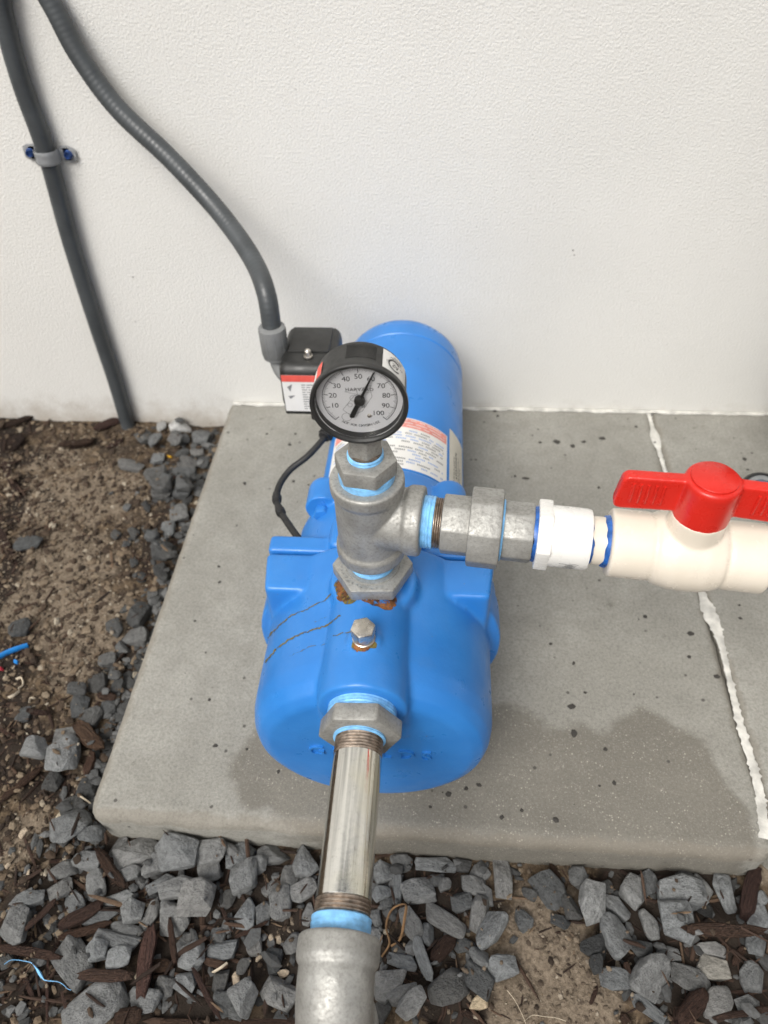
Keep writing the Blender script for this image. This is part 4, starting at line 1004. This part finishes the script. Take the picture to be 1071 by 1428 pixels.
BARK = {
'A': [(0,860,350,920,70,1),(180,750,350,590,50,1),(310,860,380,590,45,.9),(370,720,620,580,100,.9),(360,790,650,700,70,1.1),(600,250,760,470,80,.9),(500,1040,810,1040,90,1.2),(930,740,880,1150,120,1.5),(840,970,1050,960,100,1),(265,940,270,1300,22,1.2),(110,1000,180,1160,40,1),(0,1060,120,1080,90,.8),(0,1260,500,1130,40,.8),(380,1140,410,1250,26,1.3),(720,1300,870,1280,130,1),(280,310,410,290,30,1),(920,1310,1071,1310,60,1)],
'B': [(80,700,110,950,50,1),(220,1000,370,1280,45,.9),(480,780,670,690,35,1),(370,560,450,740,26,.9),(290,930,420,970,60,1.5),(0,1320,330,1330,60,1.1),(400,1330,850,1330,50,.9)],
'C': [(560,850,710,680,150,.8),(780,1230,950,1330,60,.7)],
'D': [(480,110,570,250,50,.9),(1030,880,1060,960,60,1),(780,1170,830,1050,40,.9)],
'E': [(440,670,980,670,110,1.1),(890,530,980,180,130,.9),(400,1330,600,1110,170,.9),(700,1290,1071,1220,60,1),(0,1250,60,1339,90,1),(850,870,930,740,70,1.2)],
'F': [(0,1050,260,840,60,1),(200,450,330,480,40,.8),(540,560,700,720,100,1.6),(600,880,640,740,60,1.3),(0,570,90,610,30,1.2),(440,290,500,200,40,.8),(280,240,400,265,25,.9),(130,50,210,110,50,1),(680,350,790,370,60,1)],
'G': [(160,370,320,300,70,1.1),(0,480,140,440,50,.7),(230,480,330,420,40,1),(610,700,730,690,14,2.2)],
'H': [(0,230,90,210,90,.5),(240,240,360,220,40,1),(0,150,130,110,30,.6),(20,300,70,420,30,.8),(0,560,60,700,30,.8)]}
# height field so pieces rest on the soil and on each other
HX0, HY0, HS = -.5, -.95, .002; HN, HMn = 780, 480
hf = np.empty((HMn, HN), dtype=np.float32)
for j in range(0, HMn, 2):
    for i in range(0, HN, 2): hf[j:j + 2, i:i + 2] = gz(HX0 + i * HS, HY0 + j * HS)
def in_slab(x, y, m=0.0): return -m < x < 2 * SW + m and y > -SD - m
def rest(x, y, L, W_, H, a, sink):
    "height of the piece's centre, then stamp it"
    R = max(L, W_) / 2; i0, i1 = int((x - R - HX0) / HS), int((x + R - HX0) / HS) + 1; j0, j1 = int((y - R - HY0) / HS), int((y + R - HY0) / HS) + 1
    i0, j0 = max(i0, 0), max(j0, 0); i1, j1 = min(i1, HN), min(j1, HMn)
    if i1 <= i0 or j1 <= j0: return gz(x, y) + H * (.5 - sink)
    X = HX0 + np.arange(i0, i1) * HS - x; Y = HY0 + np.arange(j0, j1) * HS - y; X, Y = np.meshgrid(X, Y)
    u = (X * math.cos(a) + Y * math.sin(a)) / (L / 2); v = (-X * math.sin(a) + Y * math.cos(a)) / (W_ / 2)
    d = (np.abs(u) ** 2.6 + np.abs(v) ** 2.6); ins = d < 1
    if not ins.any(): return gz(x, y) + H * (.5 - sink)
    prof = np.where(ins, np.clip(1 - d, 0, 1) ** .5, 0) * H / 2
    sub = hf[j0:j1, i0:i1]; need = np.where(ins, sub + prof, -9)
    zc = float(np.partition(need[ins], int(ins.sum() * .93))[int(ins.sum() * .93)]) if ins.sum() > 8 else float(need.max())
    zc -= H * sink
    zc = min(zc, GZ + .022)
    hf[j0:j1, i0:i1] = np.where(ins, np.maximum(sub, zc + prof), sub)
    return zc
items = []
for kind, src in (('s', STONES), ('b', BARK)):
    for tl, lst in src.items():
        ox, oy, k = TILE[tl]
        for (x1, y1, x2, y2, w, sh) in lst:
            p = U(ox + x1 / k, oy + y1 / k, 2, GZ + .008); q2 = U(ox + x2 / k, oy + y2 / k, 2, GZ + .008)
            c = (p + q2) / 2; L = (q2 - p).length; mpp = (c - CAM).dot(FW) / FPX; Wd = w / k * mpp
            if tl in 'FGH': Wd *= 1.25
            a = math.atan2(q2.y - p.y, q2.x - p.x)
            items.append([kind, c.x, c.y, L * 1.10, Wd * 1.12, a, sh, tl])
rs = random.Random(21)
occ = [(it[1], it[2], (it[3] + it[4]) / 4) for it in items]
def free(x, y, r, f=.72): return all((x - a) ** 2 + (y - b) ** 2 > ((r + c) * f) ** 2 for a, b, c in occ)
fill = 0; tries = 0
while fill < 62 and tries < 9000:
    tries += 1; x = rs.uniform(-.06, .70); y = rs.uniform(-.86, -SD - .008)
    if gauss(x, y, SAND[:5]) > .35: continue
    L = rs.uniform(.013, .027); Wd = L * rs.uniform(.55, .9)
    if not free(x, y, (L + Wd) / 4): continue
    occ.append((x, y, (L + Wd) / 4)); items.append(['s', x, y, L, Wd, rs.uniform(0, 3.14), rs.choice((.3, .4, .5, .6, .8)), 'X']); fill += 1
fill = tries = 0
while fill < 26 and tries < 5000:
    tries += 1; y = rs.uniform(-.60, -.02); x = -.012 - abs(rs.gauss(0, .035)) - .02 * (y > -.25) * rs.random()
    L = rs.uniform(.010, .022); Wd = L * rs.uniform(.55, .9)
    if not free(x, y, (L + Wd) / 4, .8): continue
    occ.append((x, y, (L + Wd) / 4)); items.append(['s', x, y, L, Wd, rs.uniform(0, 3.14), rs.choice((.3, .35, .45, .55)), 'Y']); fill += 1
items.sort(key=lambda it: (it[0] == 'b', it[6]))
for n_, (kind, x, y, L, Wd, a, sh, tl) in enumerate(items):
    Wd *= .86 if kind == 'b' else 1
    H = (min(Wd, L) * rs.uniform(.55, .75)) if kind == 's' else min(.011, Wd * rs.uniform(.35, .6))
    m = Wd * .5 + .002                       # keep clear of the paver and wall
    if in_slab(x, y, m):
        if y > -SD + .01 and x < .3: x = min(x, -m)
        else: y = min(y, -SD - m)
    y = min(y, -.5 * max(Wd, .4 * L) - .003)
    z = rest(x, y, L, Wd, H, a, .16 if kind == 's' else .08)
    if kind == 's':
        o = bpy.data.objects.new('gravel_stone', SM[rs.randrange(len(SM))]); front = y < -SD + .01 and x > -.09
        g = rs.uniform(.95, 1.05); w_ = rs.uniform(-.03, .03)
        sh2 = sh * rs.uniform(.98, 1.28); o.color = (sh2 * (1 + w_), sh2, sh2 * (1 - w_), 1)
        tone = 'light grey' if sh >= .95 else 'mid grey' if sh >= .7 else 'dark grey' if sh >= .42 else 'blackish dirt-stained'
        shp = 'long narrow' if L > 1.75 * Wd else 'large blocky' if L * Wd > .0009 else 'small blocky' if L * Wd < .00035 else 'blocky'
        if front:
            where = ('against the front edge of the paver' if y > -SD - .026 else 'beside the pipe elbow' if abs(x - SX) < .075 else 'bordering the sand patch' if gauss(x, y, [(bx, by, rx * 1.5, ry * 1.5) for bx, by, rx, ry in SAND[:4]]) > .4
                     else 'among the bark chips on the elbow\'s switch side' if x < SX - .17 else 'between the bark chips and the pipe elbow' if x < SX else 'among the stones below the red-handled valve' if x > .42 else 'between the pipe elbow and the sand patch')
        else:
            where = 'at the foot of the wall by the strapped conduit' if y > -.16 else 'near the front corner of the pump paver' if y < -.48 else 'tight along the long side of the pump paver' if x > -.05 else 'out on the bare soil beside the pump paver'
        lab_ = tone + ' ' + shp + ' gravel stone ' + where; grp = 'gravel stones around the pavers'
        if sh > 1.9: lab_, grp = 'white stone among the dark gravel at the foot of the wall', 'white stones at the wall'
        elif sh == 1.4: lab_, grp = 'pale buff stone among the grey gravel in front of the paver', None
        if sh == 1.4: o.color = (1.5, 1.4, 1.25, 1)
        tag(o, lab_, 'stone', grp)
        tilt = (rs.uniform(-.14, .14), rs.uniform(-.14, .14), a + (math.pi if rs.random() < .5 else 0))
    else:
        o = bpy.data.objects.new('bark_chip', BM_[rs.randrange(len(BM_))])
        o.color = (sh * 1.0, sh * rs.uniform(.9, 1.0), sh * rs.uniform(.85, 1), 1)
        front = y < -SD + .01 and x > -.09
        shp = 'thin twig-like' if Wd < .007 else 'long' if L > 3.2 * Wd else 'broad chunky' if Wd > .018 else 'short'
        tone = 'reddish brown' if sh > 1.1 else 'dark brown' if sh > .85 else 'blackish'
        if front: where = 'beside the pipe elbow' if abs(x - SX) < .08 else 'near the blue tape shred' if x < .09 else 'between the tape shred and the pipe elbow' if x < SX else 'by the sand patch' if x < .46 else 'under the red-handled valve'
        else: where = 'at the foot of the wall' if y > -.12 else 'near the blue plastic strip' if y < -.33 and x < -.12 else 'next to the pump paver' if x > -.09 else 'out on the bare soil'
        tag(o, tone + ' ' + shp + ' bark chip ' + where, 'bark chip', 'bark chips around the pavers')
        tilt = (rs.uniform(-.2, .2), rs.uniform(-.08, .08), a)
    o.scale = (L, Wd, H); o.rotation_euler = tilt; o.location = (x, y, z); COL.objects.link(o)

# loose crumbs, grit, stone chips and mulch shreds (uncountable)
def ico():
    bm = bmesh.new(); bmesh.ops.create_icosphere(bm, subdivisions=1, radius=1); v = np.array([q.co[:] for q in bm.verts]); f = [[q.index for q in g.verts] for g in bm.faces]; bm.free(); return v, np.array(f)
IV, IF = ico()
def scatter(name, n, place, size, mat, label, cat, seed, elong=1.0, tonef=None, flat=.7):
    rg = np.random.default_rng(seed); rr = random.Random(seed); VS = []; FS = []; TN = []; b = 0
    for k in range(n):
        p = place(rr)
        if p is None: continue
        x, y = p; s = size(rr); d = IV * (1 + rg.uniform(-.28, .28, (len(IV), 1))); d = d * np.array([s * elong * rr.uniform(.7, 1.3), s * rr.uniform(.6, 1.1), s * flat * rr.uniform(.7, 1.2)])
        a = rr.uniform(0, 6.28); t_ = rr.uniform(-.3, .3); R_ = np.array(Matrix.Rotation(a, 3, 'Z') @ Matrix.Rotation(t_, 3, 'Y'))
        i, j = int((x - HX0) / HS), int((y - HY0) / HS)
        z = float(hf[j, i]) if 0 <= i < HN and 0 <= j < HMn else gz(x, y)
        g0 = gz(x, y)
        if z > g0 + .006: z = g0 if rr.random() < .9 else z
        VS.append(d @ R_.T + np.array([x, y, z + s * flat * .25])); FS.append(IF + b); b += len(IV); TN += [tonef(rr) if tonef else rr.random()] * len(IV)
    VS = np.concatenate(VS); FS = np.concatenate(FS)
    me = bpy.data.meshes.new(name); me.from_pydata(VS.tolist(), [], FS.tolist())
    a = me.attributes.new('tone', 'FLOAT', 'POINT'); a.data.foreach_set('value', TN); me.materials.append(mat)
    o = bpy.data.objects.new(name, me); COL.objects.link(o); tag(o, label, cat, kind='stuff'); return o
def left_zone(rr):
    x = rr.uniform(-.50, -.004); y = rr.uniform(-.90, -.004)
    return (x, y)
def any_zone(rr):
    for _ in range(20):
        x = rr.uniform(-.5, .95); y = rr.uniform(-.90, -.004)
        if not in_slab(x, y, .004): return x, y
def sand_zone(rr):
    for _ in range(60):
        x = rr.uniform(-.45, .75); y = rr.uniform(-.88, -.01)
        if not in_slab(x, y, .003) and rr.random() < gauss(x, y, SAND): return x, y
def mulch_zone(rr):
    for _ in range(60):
        x = rr.uniform(-.45, .85); y = rr.uniform(-.90, -.01)
        if not in_slab(x, y, .004) and rr.random() < gauss(x, y, MULCH_AND_SHADE) + .10: return x, y
def front_zone(rr):
    for _ in range(60):
        x = rr.uniform(-.12, .9); y = rr.uniform(-.90, -SD - .004)
        if rr.random() > gauss(x, y, SAND[:5]) * 1.3: return x, y
lg1 = lambda lo, hi: (lambda rr: lo * (hi / lo) ** (rr.random() ** 2.2))
scatter('soil_crumbs', 15000, left_zone, lg1(.0009, .0050), M['crumb'], 'loose brown soil crumbs covering the bed beside the paver', 'soil', 1, 1.3)
scatter('soil_crumbs', 3500, any_zone, lg1(.0009, .004), M['crumb'], 'fine loose soil between the gravel stones', 'soil', 2, 1.2)
scatter('sand_grit', 5200, sand_zone, lg1(.0006, .0030), M['grit'], 'tan sandy grit in the bare patches between stones', 'sand', 3, 1.1)
scatter('stone_chips', 1500, front_zone, lg1(.0025, .0075), M['pebble'], 'small dark stone chips between the larger gravel', 'gravel', 4, 1.35)
def strip_zone(rr):
    y = rr.uniform(-.62, -.01); return (-.003 - abs(rr.gauss(0, .022 + .03 * (y > -.2))), y)
scatter('stone_chips', 520, strip_zone, lg1(.003, .0085), M['pebble'], 'small dark stone chips along the side of the pump paver', 'gravel', 14, 1.3)
scatter('mulch_shreds', 2600, mulch_zone, lg1(.0007, .0026), M['shred'], 'shredded dark mulch fibres on the soil', 'mulch', 5, 8.0, flat=.8)
# black specks on the pavers
SPK = [(341, 674, 4), (318, 603, 3), (345, 613, 2), (330, 733, 2), (305, 790, 3), (306, 812, 3), (272, 866, 3), (292, 976, 3), (372, 605, 3), (412, 605, 3), (404, 620, 3), (409, 671, 4), (430, 676, 2), (388, 1076, 4), (344, 1045, 3), (300, 1040, 4), (694, 580, 3), (753, 617, 3), (799, 622, 4), (814, 616, 4), (776, 616, 7), (840, 611, 6), (887, 595, 4), (969, 573, 4), (1038, 640, 5), (913, 617, 3), (835, 680, 3), (733, 667, 5), (718, 664, 3), (800, 925, 4), (768, 898, 3), (797, 985, 6), (800, 1023, 7), (844, 1045, 4), (856, 1092, 5), (836, 1096, 3), (963, 883, 5), (961, 916, 4), (1000, 944, 6), (668, 1095, 5), (775, 1143, 6), (626, 1107, 7), (650, 1100, 4), (1032, 862, 4), (900, 860, 4), (816, 966, 3), (884, 968, 2), (728, 1130, 5), (1043, 655, 3), (1031, 844, 3), (640, 576, 4), (690, 573, 4), (600, 1125, 3), (700, 1140, 4)]
VS = []; FS = []; b = 0; rr = random.Random(9)
for (a, c, r) in SPK + [(rr.uniform(180, 1060), rr.uniform(580, 1150), rr.uniform(.8, 2)) for _ in range(36)]:
    p = U(a, c, 2, .0004)
    if not (0.004 < p.x < 2 * SW - .01 and -SD + .004 < p.y < -.004): continue
    r *= (p - CAM).dot(FW) / FPX * .82; d = np.array(IV) * (1 + np.array([[rr.uniform(-.3, .3)] for _ in range(12)])) * np.array([r * rr.uniform(.7, 1.3), r * rr.uniform(.7, 1.1), min(r * .35, .0008)])
    VS.append(d + np.array([p.x, p.y, .0004])); FS.append(IF + b); b += 12
me = bpy.data.meshes.new('dirt_specks'); me.from_pydata(np.concatenate(VS).tolist(), [], np.concatenate(FS).tolist()); me.materials.append(M['dirt'])
o = bpy.data.objects.new('dirt_specks', me); COL.objects.link(o); tag(o, 'black dirt specks scattered over the pavers', 'dirt', kind='stuff')

# litter
def gpt(tl, x, y, lift=.004):
    ox, oy, k = TILE[tl]; p = U(ox + x / k, oy + y / k, 2, GZ + .008); i, j = int((p.x - HX0) / HS), int((p.y - HY0) / HS)
    z = float(hf[j, i]) if 0 <= i < HN and 0 <= j < HMn else GZ
    return V((p.x, p.y, min(z, GZ + .022) + lift))
P = [gpt('A', *q) for q in ((30, 970), (80, 940), (160, 940), (190, 965), (215, 1000), (240, 1035), (260, 1055), (330, 1060), (370, 1080), (395, 1105), (415, 1112))]
bm = bmesh.new(); cur = catmull(P, 6); rad = [.0005 + .0022 * math.exp(-((i / len(cur) - .42) / .09) ** 2) for i in range(len(cur))]; tube(bm, cur, rad, 8, .5)
tag(bm_obj('tape_shred', bm, M['tape'], origin=P[5]), 'thin crumpled shred of light blue tape lying on the bark', 'tape shred')
def strip(name, pts, w, mat, label, cat):
    bm = bmesh.new(); tube(bm, catmull(pts, 5), w, 8, .35); return tag(bm_obj(name, bm, mat, origin=pts[0]), label, cat)
strip('plastic_strip', [gpt('H', -20, 1062), gpt('H', 40, 1035), gpt('H', 105, 1008)], .0045, M['bluepl'], 'bright blue plastic strip lying on the brown soil', 'plastic scrap')
strip('plastic_scrap', [gpt('H', 58, 1078), gpt('H', 70, 1082)], .0045, M['bluepl'], 'tiny blue plastic scrap on the soil near the blue strip', 'plastic scrap')
strip('plastic_scrap', [gpt('H', -4, 1106), gpt('H', 10, 1110)], .0040, M['redpl'], 'tiny red plastic scrap on the soil near the blue strip', 'plastic scrap')
strip('plastic_scrap', [gpt('G', 622, 532), gpt('G', 645, 540)], .0028, M['yellowpl'], 'tiny yellow scrap among dark stones near the wall', 'plastic scrap')
strip('root_loop', [gpt('C', 170, 820), gpt('C', 230, 720, .006), gpt('C', 205, 600, .008), gpt('C', 250, 480, .010), gpt('C', 350, 460, .010), gpt('C', 345, 560, .008), gpt('C', 310, 690, .006), gpt('C', 240, 740)], .0016, M['root'], 'orange-brown dry root loop beside the pipe elbow', 'root')
strip('root_fibre', [gpt('D', 150, 1080), gpt('D', 210, 1160), gpt('D', 260, 1260), gpt('D', 290, 1330)], .0006, M['shell'], 'pale thin root fibre lying straight on the sand patch', 'root')
strip('root_fibre', [gpt('D', 280, 1310), gpt('D', 340, 1265), gpt('D', 430, 1275), gpt('D', 520, 1285), gpt('D', 590, 1310)], .0007, M['shell'], 'pale curved root fibre lying on the sand patch', 'root')
for k, (tl, pts, w) in enumerate((('F', ((110, 225), (145, 220), (150, 260), (120, 290)), .0022), ('F', ((60, 355), (100, 345), (130, 310)), .0022), ('F', ((200, 390), (215, 360), (240, 370)), .0020), ('F', ((560, 1040), (600, 1060), (590, 1100)), .0016), ('B', ((330, 1000), (390, 985), (430, 955)), .0018))):
    strip('shell_curl', [gpt(tl, *q) for q in pts], w, M['shell'], 'pale curled shell fragment lying in the soil' if tl == 'F' else 'pale curled shell fragment among the gravel', 'shell')['group'] = 'pale shell fragments'
def nugget(tl, x, y, r, col, label, cat, name):
    p = gpt(tl, x, y, r * .3); o = bpy.data.objects.new(name, SM[(int(x) * 7) % 22]); o.scale = (r * 2.2, r * 1.4, r * 1.1); o.location = p; o.rotation_euler = (0, 0, x); o.color = col + (1,); COL.objects.link(o); tag(o, label, cat)
    return o
nugget('F', 420, 1165, .0095, (3.2, 2.7, 2.0), 'smooth cream stone at the corner of the paver', 'stone', 'pale_pebble')
nugget('C', 915, 1170, .0085, (2.8, 2.2, 1.5), 'rounded tan pebble on the sand patch', 'stone', 'pale_pebble')
for i, (tl, x, y, r) in enumerate((('B', 470, 1040, .0048), ('B', 610, 905, .003), ('B', 690, 780, .0034), ('B', 770, 1000, .0045), ('B', 740, 790, .0030), ('A', 130, 140, .0045), ('A', 165, 385, .0025), ('A', 45, 350, .0025))):
    nugget(tl, x, y, r, (3.0, 2.4, 1.8), 'small pale shell chip in the gravel' if tl == 'B' else 'small pale shell chip in the dark soil', 'shell', 'shell_chip')['group'] = 'pale shell chips'
